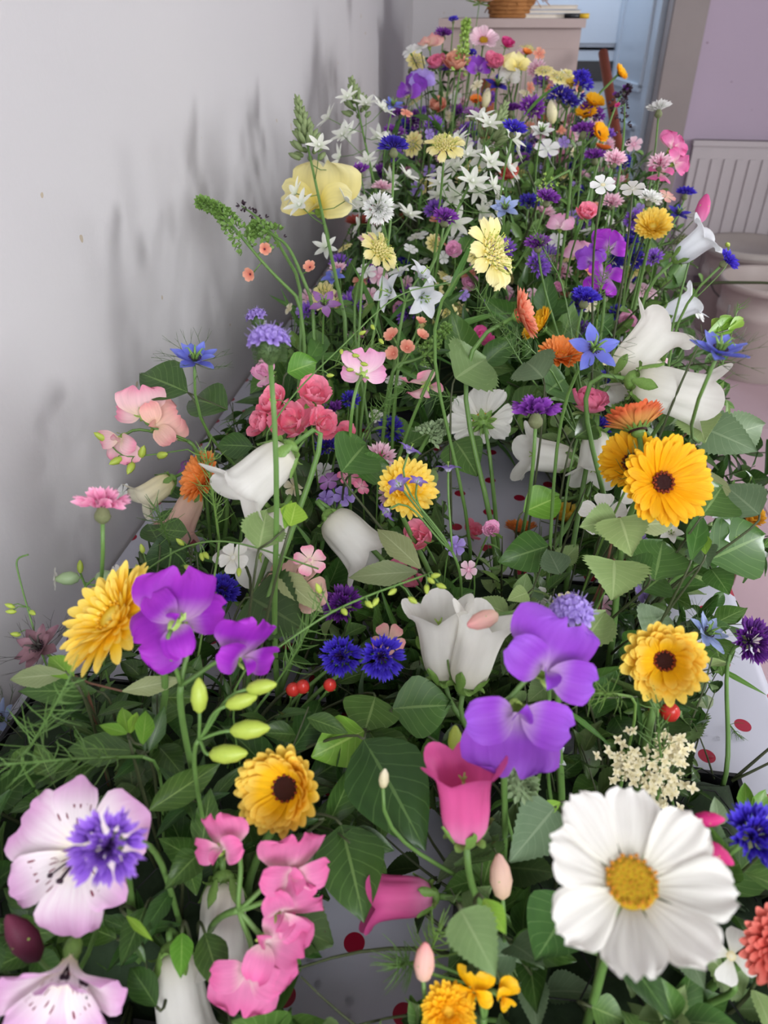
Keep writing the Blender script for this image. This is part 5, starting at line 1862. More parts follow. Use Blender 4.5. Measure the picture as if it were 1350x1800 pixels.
bloom('sweetpea', 1015, 445, 44, 'softpink', (-.3, .3, .8), 'soft pink sweet pea beside the vivid purple ones', SP)
bloom('rosette', 1027, 382, 50, 'hotpink', (.1, .4, .8), 'coral pink carnation among white flowers', None, n=12)
bloom('cornflower', 1075, 358, 44, 'palepink', (0, .5, .8), 'pale pink cornflower above the lemon marigold', CF)
bloom('cornflower', 1080, 284, 48, 'palepink', (.05, .5, .85), 'pale pink cornflower with raspberry centre in the far flowers', CF)
bloom('cornflower', 945, 432, 52, 'purple', (-.2, .6, .6), 'purple cornflower between the pale yellow scabious and pink sweet peas', CF)
bloom('cornflower', 962, 352, 50, 'purple', (.1, .6, .7), 'mauve-purple cornflower beside feathery green', CF)
bloom('nigella', 888, 368, 56, 'paleblue', (-.1, .4, .9), 'pale blue love-in-a-mist under the red flower', NIG, layers=2)
bloom('cornflower', 782, 386, 54, 'purple', (.1, .6, .7), 'purple cornflower crossed by a star spike stem', CF)
bloom('cornflower', 665, 366, 62, 'whitec', (.1, -.35, .6), 'shaggy white cornflower over the pale yellow scabious', CF)
bloom('cornflower', 672, 332, 42, 'palepink', (0, .7, .5), 'pale pink cornflower behind the shaggy white one', CF)
bloom('calendula', 630, 397, 52, 'redcoral', (0, .95, .15), 'dusky coral marigold seen from the side by pale yellow flowers', CAL, cup=.5)
bloom('calendula', 715, 388, 42, 'coral', (0, .8, .3), 'faded coral marigold behind thin green stems', CAL)
bloom('cornflower', 632, 303, 42, 'purple', (-.2, .6, .6), 'purple cornflower right of the tall star spike', CF)
bloom('cornflower', 692, 262, 58, 'navy', (0, 1, .1), 'blue cornflower flat-topped on a pale straight stem', CF)
bloom('scabious', 782, 256, 70, 'paleyellow', (0, .5, .8), 'pale yellow scabious among white starry flowers', 'scabious heads')
bloom('rosette', 893, 313, 44, 'redcoral', (0, .4, .8), 'red ruffled bloom above the pale blue love-in-a-mist', None, n=12)
bloom('nigella', 690, 186, 44, 'nigella', (.2, .5, .7), 'blue star flower at the wall beside white spikes', NIG)
bloom('nigella', 952, 232, 46, 'whitec', (0, .4, .9), 'greenish white love-in-a-mist before the wooden chair', NIG, layers=2)
bloom('cornflower', 1158, 194, 48, 'whitec', (0, .9, .2), 'white cornflower high on a thin stem in front of the door frame', CF, depth=1.25)
spray('sweet_pea', 'pink sweet pea stem rising beside the lilac wall', (1150, 330), [
    (1180, 258, 52, 'sweetpink', (.4, .4, .7), (.5, 1, 0)), (1188, 285, 48, 'sweetpink', (.5, .1, .8), (.8, .6, 0)), (1160, 308, 42, 'sweetpink', (-.2, .1, .9), (-.3, -1, 0))], SP, depth=1.2)
bloom('cornflower', 1160, 290, 46, 'palepink', (-.2, .5, .8), 'pale pink cornflower clasped by the pink sweet peas', CF, depth=1.18)
bloom('five', 1192, 297, 24, 'coral', (.6, .3, .6), 'small red-orange flower just behind the pink sweet peas', None)
bloom('cornflower', 1205, 342, 38, 'blue', (.2, .9, .2), 'blue cornflower behind the furled pink bud', CF)
bloom('nigella', 1192, 376, 46, 'navy', (.1, .5, .7), 'dark blue love-in-a-mist with threads under a blue cornflower', NIG)
bloom('five', 1060, 325, 46, 'whitec', (-.1, .4, .9), 'white five-petalled flower with cream throat', None, eye='cream')
bloom('cornflower', 1142, 352, 48, 'whitec', (.1, .5, .7), 'white cornflower right behind the lemon marigold', CF)
bloom('five', 1112, 332, 44, 'white', (-.2, .5, .8), 'cream flower beside the white five-petalled one', None)
bloom('five', 1172, 345, 34, 'peachpink', (.2, .5, .8), 'peach flower between white cornflower and blue cornflower', None)
# --- far arrangement, left of the chair
for (px, py, s, k, c, f, lb) in (
    (800, 122, 46, 'rosette', 'salmon', (0, .5, .8), 'salmon pink double flower high on a pale green stem'),
    (770, 118, 34, 'rosette', 'rosepink', (-.3, .5, .8), 'dusty pink flower beside the tall salmon one'),
    (725, 160, 44, 'sweetpea', 'violet', (-.5, .3, .8), 'lilac sweet pea against the wall in the far arrangement'),
    (742, 145, 36, 'sweetpea', 'lavender', (0, .4, .9), 'pale lilac sweet pea next to the wall-side lilac one'),
    (757, 78, 32, 'sweetpea', 'peachpink', (-.2, .6, .7), 'peach-pink sweet pea under the purple scabious by the wall'),
    (779, 62, 28, 'cornflower', 'purple', (0, .6, .7), 'purple cornflower highest beside the wall'),
    (850, 72, 44, 'cosmos', 'palepink', (0, .3, .9), 'pale pink cosmos with yellow centre in the far arrangement'),
    (889, 82, 26, 'rosette', 'deeppink', (.2, .5, .7), 'raspberry double flower before the cream cabinet'),
    (866, 116, 34, 'rosette', 'rosepink', (.2, .3, .9), 'rose pink frilled flower near the pale yellow sweet pea'),
    (838, 122, 36, 'sweetpea', 'violet', (.2, .3, .8), 'violet sweet pea in the middle of the far arrangement'),
    (908, 118, 40, 'sweetpea', 'paleyellow', (.1, .4, .8), 'pale yellow sweet pea before the cream cabinet'),
    (895, 138, 30, 'sweetpea', 'white', (-.1, .2, .9), 'white sweet pea under the far pale yellow one'),
    (855, 172, 28, 'bud', 'cream', (.2, 1, .1), 'cream upright bud on a pale stem in the far arrangement'),
    (770, 192, 32, 'rosette', 'salmon', (-.2, .4, .8), 'salmon flower low at the wall in the far arrangement'),
    (830, 202, 30, 'cornflower', 'mauve', (.1, .6, .7), 'mauve cornflower beneath the cream bud'),
    (836, 178, 20, 'calendula', 'orange', (0, .4, .8), 'small orange marigold left of the cream bud'),
    (875, 150, 40, 'nigella', 'navy', (0, .4, .8), 'dark blue love-in-a-mist beside the wooden post'),
    (828, 95, 18, 'cornflower', 'blue', (0, .5, .8), 'tiny blue cornflower in the middle of the far arrangement'),
    (797, 36, 16, 'cornflower', 'blue', (0, .5, .8), 'tiny blue cornflower at the top of the far arrangement'),
    (738, 84, 26, 'five', 'whitec', (-.3, .5, .8), 'white flower beside the wall in the far arrangement'),
    (925, 95, 18, 'calendula', 'orange', (.2, .5, .7), 'small orange marigold before the cabinet'),
    (720, 90, 24, 'five', 'whitec', (-.5, .4, .7), 'white flower touching the wall shadow in the far arrangement'),
    (898, 195, 34, 'cornflower', 'purple', (.1, .8, .4), 'purple cornflower before the wooden post'),
    (903, 230, 40, 'cornflower', 'blue', (.1, .5, .8), 'blue cornflower below the wooden post'),
    (930, 358, 34, 'cornflower', 'navy', (0, .4, .8), 'dark blue cornflower deep between mauve cornflower and red bloom')):
    bloom(k, px, py, s * 1.25, c, f, lb, {'cornflower': CF, 'sweetpea': SP, 'calendula': CAL}.get(k), depth=1.72 if py < 200 else None)
bloom('rosette', 843, 2, 80, 'peachpink', (.05, .55, .7), 'large peach poppy-like bloom above the cabinet edge', None, depth=2.0, n=8)
# --- far arrangement in front of the chair
for (px, py, s, k, c, f, lb) in (
    (1023, 150, 38, 'cornflower', 'blue', (.1, .4, .9), 'blue cornflower lower of the stacked two by the leaning pole'),
    (1021, 136, 32, 'cornflower', 'blue', (0, .7, .7), 'blue cornflower upper of the stacked two by the leaning pole'),
    (984, 170, 42, 'cornflower', 'navy', (-.1, .4, .9), 'indigo cornflower before the wooden chair'),
    (1000, 180, 34, 'cornflower', 'navy', (.3, .4, .8), 'indigo cornflower overlapping another beside the green cup-shaped bud'),
    (983, 136, 34, 'scabious', 'paleyellow', (.1, .4, .8), 'pale yellow scabious before the cabinet by blue cornflowers'),
    (957, 124, 30, 'scabious', 'paleyellow', (-.1, .5, .8), 'pale yellow scabious furthest along the cabinet'),
    (1030, 204, 38, 'calendula', 'gold', (-.2, .5, .8), 'golden marigold beside the purple cornflowers and the leaning pole'),
    (1042, 184, 38, 'calendula', 'gold', (.2, .5, .8), 'golden marigold close to the leaning pole'),
    (1050, 236, 36, 'calendula', 'gold', (.5, .1, .8), 'golden marigold drooping beside the leaning pole'),
    (1087, 131, 30, 'calendula', 'gold', (.6, .3, .6), 'golden marigold sticking out past the leaning pole'),
    (1048, 205, 30, 'cornflower', 'purple', (.1, .3, .9), 'purple cornflower close to the leaning pole'),
    (1031, 190, 26, 'cornflower', 'purple', (-.1, .6, .7), 'purple cornflower between golden marigolds'),
    (1025, 232, 42, 'cornflower', 'purple', (0, .95, .2), 'flat-topped mauve cornflower in front of golden marigolds'),
    (1046, 278, 40, 'cornflower', 'purple', (-.1, .7, .6), 'mauve-purple cornflower touching the pale pink one with raspberry centre'),
    (1058, 264, 28, 'calendula', 'orange', (.2, .8, .4), 'orange marigold behind the raspberry-centred cornflower'),
    (970, 196, 36, 'bud', 'cream', (-.1, 1, .1), 'green and cream bell bud before the indigo cornflowers'),
    (1005, 150, 24, 'calendula', 'lemon', (0, .5, .8), 'small lemon marigold among the far blue cornflowers'),
    (962, 262, 40, 'five', 'whitec', (0, .4, .9), 'white frilled flower below the greenish love-in-a-mist')):
    bloom(k, px, py, s * 1.15, c, f, lb, {'cornflower': CF, 'calendula': CAL, 'scabious': 'scabious heads'}.get(k), depth=1.62 if py < 215 else 1.45)

# --- spikes and thin stems
star_spike((606, 560), (524, 178), 1.10, 1.12, 'tall star of Bethlehem spike with green bud tip, nearest the white wall', seed=1, f0=.32, f1=.74, fs=.044, nf=6, nb=60)
star_spike((690, 470), (618, 142), 1.35, 1.38, 'star of Bethlehem spike in full bloom beside the blue cornflower', seed=5, nf=24, f0=.12, f1=.82, fs=.046)
star_spike((735, 520), (888, 186), 1.16, 1.22, 'star of Bethlehem spike leaning towards the wooden chair', seed=9, nf=24, f0=.40, f1=.80, nb=60, fs=.048)
flower_spike([(520, 520), (470, 470), (415, 405), (385, 370), (352, 356)], [.95, .93, .92, .92, .92], 'arching mullein spike with salmon flowers and wine-red buds in front of the wall', [(465, 438, 26, (.3, -.2, .8)), (440, 482, 28, (-.3, -.4, .8))], seed=2, n=110, bs=.0042, group='mullein spikes')
flower_spike([(545, 520), (510, 440), (478, 412), (450, 398), (442, 412)], [1.0, .99, .99, .99, .99], 'shorter green mullein spike curling over beside the star spike', [(545, 470, 26, (-.2, .2, .9))], seed=3, n=70, bs=.0042, group='mullein spikes')
flower_spike([(520, 480), (470, 400), (425, 362)], [1.02, 1.03, 1.04], 'slim pinkish beard-tongue spike behind the arching mullein', [], seed=4, n=18, cal=M_DARKCAL, group='mullein spikes')
flower_spike([(1000, 300), (965, 320), (950, 345)], [1.2, 1.18, 1.16], 'feathery pale green grass tuft below the white flowers', [], seed=14, n=30, cal=M_CALYXP)
flower_spike([(1092, 280), (1097, 230), (1098, 178)], [1.4, 1.4, 1.4], 'dark salvia spike rising against the open door', [(1086, 186, 12, (-.5, .3, .8))], 'deeppink', seed=8, n=16, bs=.004, cal=M_DARKCAL)
flower_spike([(1060, 250), (1085, 180), (1105, 155)], [1.6, 1.6, 1.6], 'dusky purple catmint spike past the leaning pole', [(1082, 168, 14, (0, .3, 1)), (1098, 156, 14, (.3, .3, 1))], 'darkpurple', seed=10, n=30, bs=.005, cal=M_DARKCAL)
flower_spike([(800, 180), (812, 100), (820, 40)], [1.7, 1.7, 1.7], 'tall green foxtail spike in the far arrangement', [], seed=11, n=60, bs=.006, cal=M_CALYXP)
flower_spike([(700, 640), (745, 625), (785, 575)], [.93, .93, .93], 'heathery green sprig beside the peach snapdragon', [], seed=12, n=70, bs=.0032)
flower_spike([(740, 790), (755, 765), (778, 750)], [.86, .85, .85], 'fat green canary grass head among the leaves', [], seed=13, n=90, bs=.0042, cal=M_BUDS)
flower_spike([(1060, 760), (1090, 735), (1112, 705)], [.86, .86, .86], 'dense green heath sprig next to the pink rose-like bloom', [], seed=15, n=90, bs=.005)
flower_spike([(960, 885), (1020, 870), (1062, 830)], [.92, .92, .92], 'dark green conifer-like sprig below the downward white bell', [], seed=16, n=70, bs=.0045)
spray('pod_stem', 'lime green pods on a branching stem above the yellow cupped marigold', (350, 1300), [
    (350, 1222, 64, 'g', (0, 1, .1), None), (425, 1232, 60, 'g', (.9, .3, .1), None), (460, 1207, 58, 'g', (.9, .2, .2), None), (440, 1282, 72, 'g', (1, .1, .1), None), (402, 1325, 72, 'g', (1, .1, .2), None)], None, 'bud', depth=.44, cat='seed pods', stem_r=.0015)
wiry_buds([(470, 760), (520, 690), (600, 610), (700, 520), (790, 498)], [.72, .72, .74, .8, .86], [(480, 705), (580, 660), (600, 618), (625, 625), (615, 650), (637, 585), (655, 575), (670, 600), (640, 640)], 'thin flax stem with round lime buds crossing before the soft pink sweet pea', 'flax bud stems', bs=.0036)
wiry_buds([(430, 1180), (560, 1090), (640, 1050), (750, 1010)], [.52, .52, .53, .55], [(560, 1035), (605, 1075), (648, 1062), (690, 1040), (725, 1055), (757, 1020), (765, 1012), (775, 1030), (750, 1035), (660, 1058)], 'thin flax stem with oval lime buds above the blue cornflower pair', 'flax bud stems', bs=.0036)
wiry_buds([(245, 1010), (330, 960), (420, 955), (560, 1000)], [.60, .60, .60, .62], [(250, 965), (317, 953), (242, 1000), (355, 978), (362, 976), (330, 998), (420, 1005)], 'thin flax stem with green buds behind the magenta sweet pea', 'flax bud stems', bs=.0036)
wiry_buds([(330, 790), (260, 800), (215, 800), (185, 770)], [.80, .80, .80, .80], [(178, 768), (205, 810), (230, 822), (285, 800), (250, 795)], 'drooping stem of green buds under the blush sweet pea', 'flax bud stems', bs=.007)
wiry_buds([(60, 1110), (35, 1020), (30, 985), (50, 975)], [.62, .62, .62, .62], [(20, 1075), (18, 1065), (57, 1077), (28, 1115)], 'dark wispy stem with tiny seed buds against the wall', 'flax bud stems', bs=.0036)
wiry_buds([(1200, 545), (1275, 470), (1280, 430)], [1.14, 1.14, 1.15], [(1279, 430)], 'thin stem with one brown bud beside the cornflower over the buckets', 'flax bud stems', bs=.006)
# --- berries
for (px, py, s, lb) in ((1178, 1252, 34, 'red hypericum berry under the yellow cupped marigold'), (1150, 1248, 20, 'small orange-red berry beside the larger one under the marigold'), (515, 1212, 26, 'red berry beside another left of the blue cornflower pair'),
                        (532, 1207, 26, 'red berry touching the blue cornflower side of its neighbour'), (580, 1204, 24, 'red berry under the blue cornflowers')):
    d = keep_in_room(px, py, .60)
    P = at(px, py, d)
    FLOWERS.append((px, py, s * .6, d))
    rg = random.Random(px)
    B = base_for(P, rg)
    b = empty('hypericum_berry', B, lb, 'berry', 'red hypericum berries')
    k = s * d / FPX
    f = Vector((.2, -.3, .8)).normalized()
    new_obj('berry', MB().lathe([(.02, -.5), (.36, -.4), (.5, -.05), (.4, .32), (.15, .5), (.01, .56)], 12).mesh('berry', M_BERRY), b, TR(*(P - B)) @ orient(f) @ SC(k))
    new_obj('calyx', ring_calyx(5, .5, .3, .3, OVAL, -.45, .05), b, TR(*(P - B)) @ orient(f) @ SC(k))
    S = P - f * k * .45
    new_obj('stem', MB().tube([q - B for q in bezier(B, B + Vector((0, 0, .03)), S - f * .03, S, 7)], .001, 5).mesh('stem', M_STEM), b)
# --- creamy tiny-flowered plume at the front right
pl = random.Random(8)
for j, (px, py, w, h) in enumerate(((1100, 1345, 60, 60), (1160, 1385, 62, 70), (1180, 1320, 40, 60))):
    d = .55
    P = at(px, py, keep_in_room(px, py, d))
    B = base_for(P, pl)
    t = empty('privet_plume', B, ['cream tiny-flowered plume right of the violet sweet pea', 'cream tiny-flowered plume between white cosmos and bare cloth', 'cream tiny-flowered plume below the red berries'][j], 'flower', 'cream flower plumes')
    new_obj('stem', MB().tube([q - B for q in bezier(B, B + Vector((0, 0, .05)), P - Vector((0, 0, .03)), P)], .0014, 5).mesh('stem', M_STEM), t)
    sm = star_mesh(pm('cream'), 4, .3, -.6, .5, 'privet')
    for k in range(46):
        q = at(px + pl.gauss(0, w * .33), py + pl.gauss(0, h * .33), project(P)[2] + pl.uniform(-.012, .012))
        if q.z < TABLE_Z + .01: continue
        new_obj('floret', sm, t, TR(*(q - B)) @ orient(facing((pl.uniform(-.8, .8), pl.uniform(-.3, 1), 1)), pl.uniform(0, 6)) @ SC(pl.uniform(.007, .011)))
    FLOWERS.append((px, py, w * .5, project(P)[2]))

# ================================================================== leaves that can be told apart
LT = leaf_thing
LT('bright', 640, 1285, 548, 1330, .13, 'bright green ovate leaf under the blue cornflowers, catching the light', var=0, wide=1.5)
LT('broad', 660, 1225, 640, 1290, .12, 'broad green leaf directly beneath the blue cornflower pair', wide=1.9)
LT('broad', 690, 1245, 800, 1238, .12, 'broad dark leaf with pale midrib beside the cream bells', wide=1.5)
LT('glossy', 640, 1300, 745, 1480, .15, 'large ovate glossy leaf with wavy edge beside the pink bellflower', wide=1.25, extra=((650, 1285, 720, 1400, .12, 0, 'glossy', .3),))
LT('glossy', 600, 1450, 640, 1610, .13, 'dark hanging leaf between pink sweet peas and the sideways pink bell', wide=1.4)
LT('darkbirch', 480, 1610, 585, 1660, .08, 'dark serrated leaf in shade over the dotted cloth', wide=1.6)
LT('lance', 560, 1440, 520, 1450, .15, 'short dark leaf under the cupped yellow marigold')
LT('birch', 810, 1600, 872, 1715, .20, 'jagged light green birch leaf in front of the marigold', wide=1.0, var=1)
LT('lime', 850, 1580, 888, 1640, .20, 'yellow-green young leaf above the jagged birch leaf', wide=2.0)
LT('broad', 1010, 1580, 940, 1690, .13, 'pair of round dull leaves below the white cosmos', wide=1.5, extra=((1000, 1600, 1060, 1680, .11, 0, 'broad', 0),))
LT('sage', 975, 1420, 900, 1510, .15, 'dull olive leaf above the white cosmos, beside the withered bud', wide=1.2)
LT('lime', 985, 1410, 945, 1430, .15, 'yellowing leaf rim behind the white cosmos', wide=1.6)
LT('glossy', 1085, 1660, 1180, 1790, .16, 'glossy bluish leaf under the white cosmos', wide=.9)
LT('sage', 1200, 1660, 1240, 1740, .12, 'soft green leaf beneath the white cosmos and small white flowers', wide=1.2)
LT('broad', 1040, 1770, 1100, 1795, .12, 'round dull leaf lowest under the white cosmos', wide=1.6)
LT('lime', 1312, 1440, 1310, 1372, .10, 'upright bright leaf pair behind the blue cornflower', extra=((1320, 1440, 1350, 1385, .10, 0, 'lime', .2),), wide=1.1)
LT('grey', 120, 1185, 0, 1192, .19, 'long grey-green willow leaf beneath the yellow double marigold', wide=1.5, extra=((215, 1215, 325, 1192, .19, 0, 'grey', .1),), stem_mat=M_STEMB)
LT('lime', 130, 1195, 85, 1150, .19, 'pointed bright green leaf below the dusky love-in-a-mist', wide=1.5)
LT('lance', 170, 1215, 30, 1215, .16, 'dark lance leaf under the grey-green willow leaf', wide=1.6)
LT('lance', 240, 1320, 105, 1312, .16, 'long dark glossy leaf pointing to the wall below the willow leaf', wide=1.6, extra=((250, 1330, 200, 1370, .15, 0, 'lance', .2), (255, 1320, 255, 1240, .17, .02, 'lance', 0), (262, 1320, 290, 1240, .17, .02, 'lance', 0)))
LT('lime', 225, 1290, 215, 1240, .20, 'lime green leaf tips of a dark glossy shoot', extra=((225, 1290, 175, 1275, .20, 0, 'lime', 0), (228, 1290, 242, 1250, .20, 0, 'lime', 0), (250, 1310, 258, 1245, .20, 0, 'lime', 0)), wide=1.3)
LT('glossy', 262, 1425, 390, 1340, .17, 'glossy leaf curving up behind the violet cornflower', wide=.8)
LT('glossy', 330, 1520, 345, 1570, .13, 'short dark leaf between violet cornflower and pink sweet peas', wide=1.3)
LT('glossy', 255, 1595, 212, 1700, .12, 'dark glossy leaf hanging between the two alstroemerias', wide=1.0)
LT('lance', 305, 1560, 245, 1650, .12, 'dark lance leaf below the violet cornflower', wide=1.5)
LT('glossy', 205, 1650, 110, 1612, .10, 'dark glossy leaf behind the drooping alstroemeria', wide=1.1)
LT('glossy', 275, 1770, 225, 1690, .10, 'dark leaf beside the lowest white bellflower', wide=1.0)
LT('lance', 60, 1600, 5, 1560, .12, 'dark lance leaf behind the dark maroon bud', wide=1.6)
LT('bright', 320, 1640, 318, 1718, .14, 'small upright green leaf under the violet cornflower', wide=.9)
LT('glossy', 360, 1640, 390, 1740, .12, 'dark leaf behind the hanging white bell', wide=1.1)
LT('lime', 222, 1610, 270, 1655, .16, 'thin bright curled leaf right of the drooping alstroemeria', wide=.7)
LT('darkbirch', 440, 1050, 540, 1110, .16, 'round spotted olive leaf between magenta sweet pea and purple cornflower', wide=1.5)
LT('grey', 480, 1005, 560, 1065, .18, 'curved sage leaf over the flecked alstroemeria', wide=1.6)
LT('birch', 455, 965, 468, 900, .26, 'young lime birch leaf below the hanging white bell', var=2, extra=((500, 930, 512, 882, .27, 0, 'lime', .1),), wide=1.0)
LT('lime', 510, 925, 520, 885, .27, 'small fresh yellow-green leaf on the white bell stem', wide=2.4)
LT('grey', 740, 1000, 660, 925, .19, 'long sage leaf slanting under the violet-striped stars', wide=1.5, extra=((735, 1005, 605, 1012, .17, 0, 'grey', 0),))
LT('broad', 850, 1080, 800, 1115, .12, 'dark leaf tip across the cream bellflower', wide=.8)
LT('birch', 800, 665, 862, 625, .27, 'round pale birch leaf below the coral marigold', wide=1.25, var=0)
LT('sage', 955, 665, 918, 625, .27, 'pale grey-green leaf next to the orange pompom marigold', wide=1.3)
LT('broad', 960, 690, 1005, 655, .22, 'dark leaf under the orange pompom marigold', wide=1.5)
LT('broad', 800, 775, 835, 825, .16, 'shaded dark leaf beneath the upturned white cosmos', wide=1.2)
LT('glossy', 1010, 770, 1062, 735, .22, 'pointed dark leaf before the pink rose-like bloom', wide=.9)
LT('glossy', 330, 690, 245, 655, .26, 'dark glossy leaf pointing at the wall above the blush sweet pea', wide=1.3, extra=((400, 720, 320, 690, .25, 0, 'glossy', .2),))
LT('glossy', 445, 785, 375, 780, .25, 'flat dark green leaf behind the white bell calyx', wide=1.3)
LT('broad', 600, 830, 655, 765, .24, 'fresh green leaf beside the coral pink cluster', wide=1.1)
LT('broad', 625, 830, 690, 815, .22, 'dark green leaf beside the yellow marigold', wide=1.3)
LT('bright', 505, 655, 560, 635, .26, 'bright green broad leaf right of the phacelia', wide=1.3)
LT('strap', 555, 640, 560, 565, .22, 'upright strap leaf pair between phacelia and star spike', extra=((540, 640, 585, 560, .22, .02, 'strap', 0),), wide=2.5)
LT('glossy', 280, 955, 260, 920, .16, 'small dark ivy leaf near the wall under the faded bells', wide=1.5)
LT('glossy', 330, 960, 250, 990, .15, 'dark pointed ivy leaf over the cloth near the wall', wide=1.6, extra=((335, 1000, 300, 1060, .15, 0, 'glossy', 0), (330, 935, 275, 930, .17, 0, 'glossy', 0)))
LT('birch', 1090, 910, 1110, 970, .24, 'pale birch leaf pointing down, upper of three before the golden marigold', wide=1.2, extra=((1085, 915, 1020, 925, .23, 0, 'birch', .1),), stem_mat=M_STEMB)
LT('birch', 1080, 985, 1078, 1048, .20, 'pale birch leaf hanging tip-down, lowest of three', wide=1.5, stem_mat=M_STEMB, var=0)
LT('birch', 1022, 1135, 1070, 1068, .16, 'serrated pale leaf pointing up beside the lavender phacelia', wide=.85)
LT('broad', 1140, 1010, 1100, 975, .2, 'upright dark green leaf behind the pale birch leaves', wide=1.5, extra=((1150, 1020, 1165, 950, .18, 0, 'broad', 0), (1130, 1040, 1180, 1000, .15, 0, 'glossy', 0)))
LT('grey', 1105, 925, 1205, 915, .21, 'rolled olive leaf under the golden marigold', wide=1.7)
LT('broad', 1235, 905, 1270, 855, .22, 'fresh oval leaf right of the golden marigold', wide=1.5)
LT('strap', 1215, 985, 1235, 890, .20, 'strap leaf crossing below the golden marigold', wide=2.6)
LT('sage', 1335, 905, 1270, 850, .22, 'large sage leaf over the half-closed brown marigold', wide=1.2)
LT('sage', 1230, 750, 1330, 790, .24, 'large pale leaf at the table edge below the long white bell', wide=1.1, extra=((1225, 735, 1240, 780, .25, 0, 'birch', 0), (1270, 770, 1345, 745, .22, 0, 'sage', 0)), stem_mat=M_STEMB)
LT('grey', 1250, 830, 1240, 890, .22, 'grey sage leaf hanging beside the golden marigold', wide=2.6)
LT('broad', 1245, 985, 1345, 940, .17, 'broad green leaf under the half-closed brown marigold', wide=1.4, extra=((1250, 1000, 1280, 1040, .14, 0, 'broad', 0),))
LT('sage', 1230, 960, 1245, 1000, .19, 'mint green ruffled leaf beside white starry flowers', wide=1.4)
LT('lime', 1240, 975, 1235, 935, .20, 'narrow bright leaf before the white starry flowers', wide=1.2)
LT('bright', 920, 900, 990, 870, .16, 'light green leaf by the orange marigold on the cloth', wide=1.2)
LT('broad', 965, 960, 880, 985, .15, 'rounded green leaf at the foot of the long straight stems', wide=1.2, extra=((985, 1010, 962, 965, .16, 0, 'sage', 0), (930, 1055, 945, 1025, .14, 0, 'sage', .2)))
LT('sage', 1130, 1110, 1180, 1070, .13, 'dull green leaf behind the cupped yellow marigold', wide=1.3)
LT('grey', 1220, 1240, 1265, 1225, .07, 'pale blue-green leaf under the cupped yellow marigold', wide=2.0, extra=((1190, 1260, 1215, 1320, .05, 0, 'birch', 0),))
LT('strap', 1245, 1165, 1350, 1222, .06, 'thin dark leaf trailing over the cloth below the dark purple cornflower', wide=1.1, extra=((1255, 1120, 1270, 1180, .08, 0, 'broad', 0),))
LT('glossy', 1080, 1260, 1110, 1310, .11, 'small dark heart-shaped leaf above the cream plume', wide=1.6)
LT('strap', 985, 1240, 1080, 1310, .14, 'long grass blade from the violet sweet pea to the cream plume', wide=1.0, extra=((1120, 1225, 1130, 1300, .13, 0, 'strap', 0),))
LT('lime', 1240, 590, 1305, 560, .34, 'leafy green sprig tip reaching out over the buckets', wide=.75, extra=((1250, 588, 1272, 555, .34, 0, 'lime', 0), (1262, 585, 1290, 550, .34, 0, 'lime', 0), (1240, 590, 1268, 588, .34, 0, 'lime', 0), (1280, 580, 1312, 556, .34, 0, 'lime', 0)))
bloom('calendula', 915, 938, 66, 'orange', (0, .95, .15), 'orange marigold lying at the edge of the bare dotted cloth', CAL, cup=.6)
bloom('calendula', 988, 918, 82, 'yellow', (.15, .85, .35), 'yellow-orange marigold with upright rays by the bare cloth', CAL, cup=.75)
spray('campanula_cluster', 'white starry flowers low beside the half-closed brown marigold', (1265, 960), [
    (1268, 902, 58, 'whiteblue', (.3, .6, .6), None), (1290, 945, 62, 'whiteblue', (.6, .2, .7), None), (1180, 935, 46, 'white', (-.3, .3, .8), None)], BELL, 'openbell', depth=.72)
bloom('five', 1060, 905, 85, 'white', (-.2, .4, .8), 'crumpled white petals behind the pale birch leaves', None, depth=.74)
bloom('five', 1130, 880, 80, 'white', (.1, .3, .8), 'crumpled white petals under the golden marigold', None, depth=.74)

# ------------------------------------------------------------------ fine fronds
fr_no = 0
for (a, b, h, c, d_, dep, lb) in (
    (385, 950, .2, 365, 785, .62, 'upright asparagus-like frond before the orange double marigold'), (300, 960, .15, 272, 885, .64, 'thin feathery frond beside the faded beige bell'),
    (475, 1215, .12, 590, 1065, .52, 'green feathery frond left of the blue cornflower pair'), (560, 660, .2, 680, 590, .78, 'long feathery frond below the starry white cluster'),
    (930, 660, .18, 830, 500, .82, 'green feathery frond arching past the coral marigold'), (960, 640, .2, 880, 560, .80, 'feathery tip crossing the raspberry pink bloom'),
    (1110, 1225, .12, 1005, 1200, .47, 'bright feathery frond from the cupped yellow marigold to the sweet pea'), (1180, 1400, .08, 1125, 1255, .5, 'upright grassy frond under the cupped yellow marigold'),
    (735, 1690, .1, 690, 1700, .45, 'fine thread frond low beside the bare cloth'), (740, 1700, .1, 780, 1640, .45, 'fine thread frond behind the pink-streaked bud'),
    (250, 1330, .12, 20, 1330, .42, 'pale thread frond spread below the willow leaf'), (40, 1330, .14, 110, 1240, .42, 'thread frond beside the pale blue love-in-a-mist'),
    (1100, 860, .2, 1145, 775, .60, 'slim frond in front of the golden marigold'), (640, 760, .2, 690, 690, .8, 'needle sprig right of the coral pink cluster'),
    (1220, 760, .2, 1330, 545, .80, 'wispy grass over the table edge beside the blue love-in-a-mist'), (1050, 560, .2, 1060, 440, .98, 'thin wisp before the purple sweet peas'),
    (980, 480, .1, 930, 400, 1.02, 'feathery wisp beside the large pale yellow scabious'), (830, 700, .2, 700, 700, .83, 'needle sprig under the nodding blush sweet pea')):
    frond(a, b, h, c, d_, dep, lb, 'feathery green fronds', fr_no, M_STEM if fr_no % 3 else M_CALYX, 44, .026)
    fr_no += 1

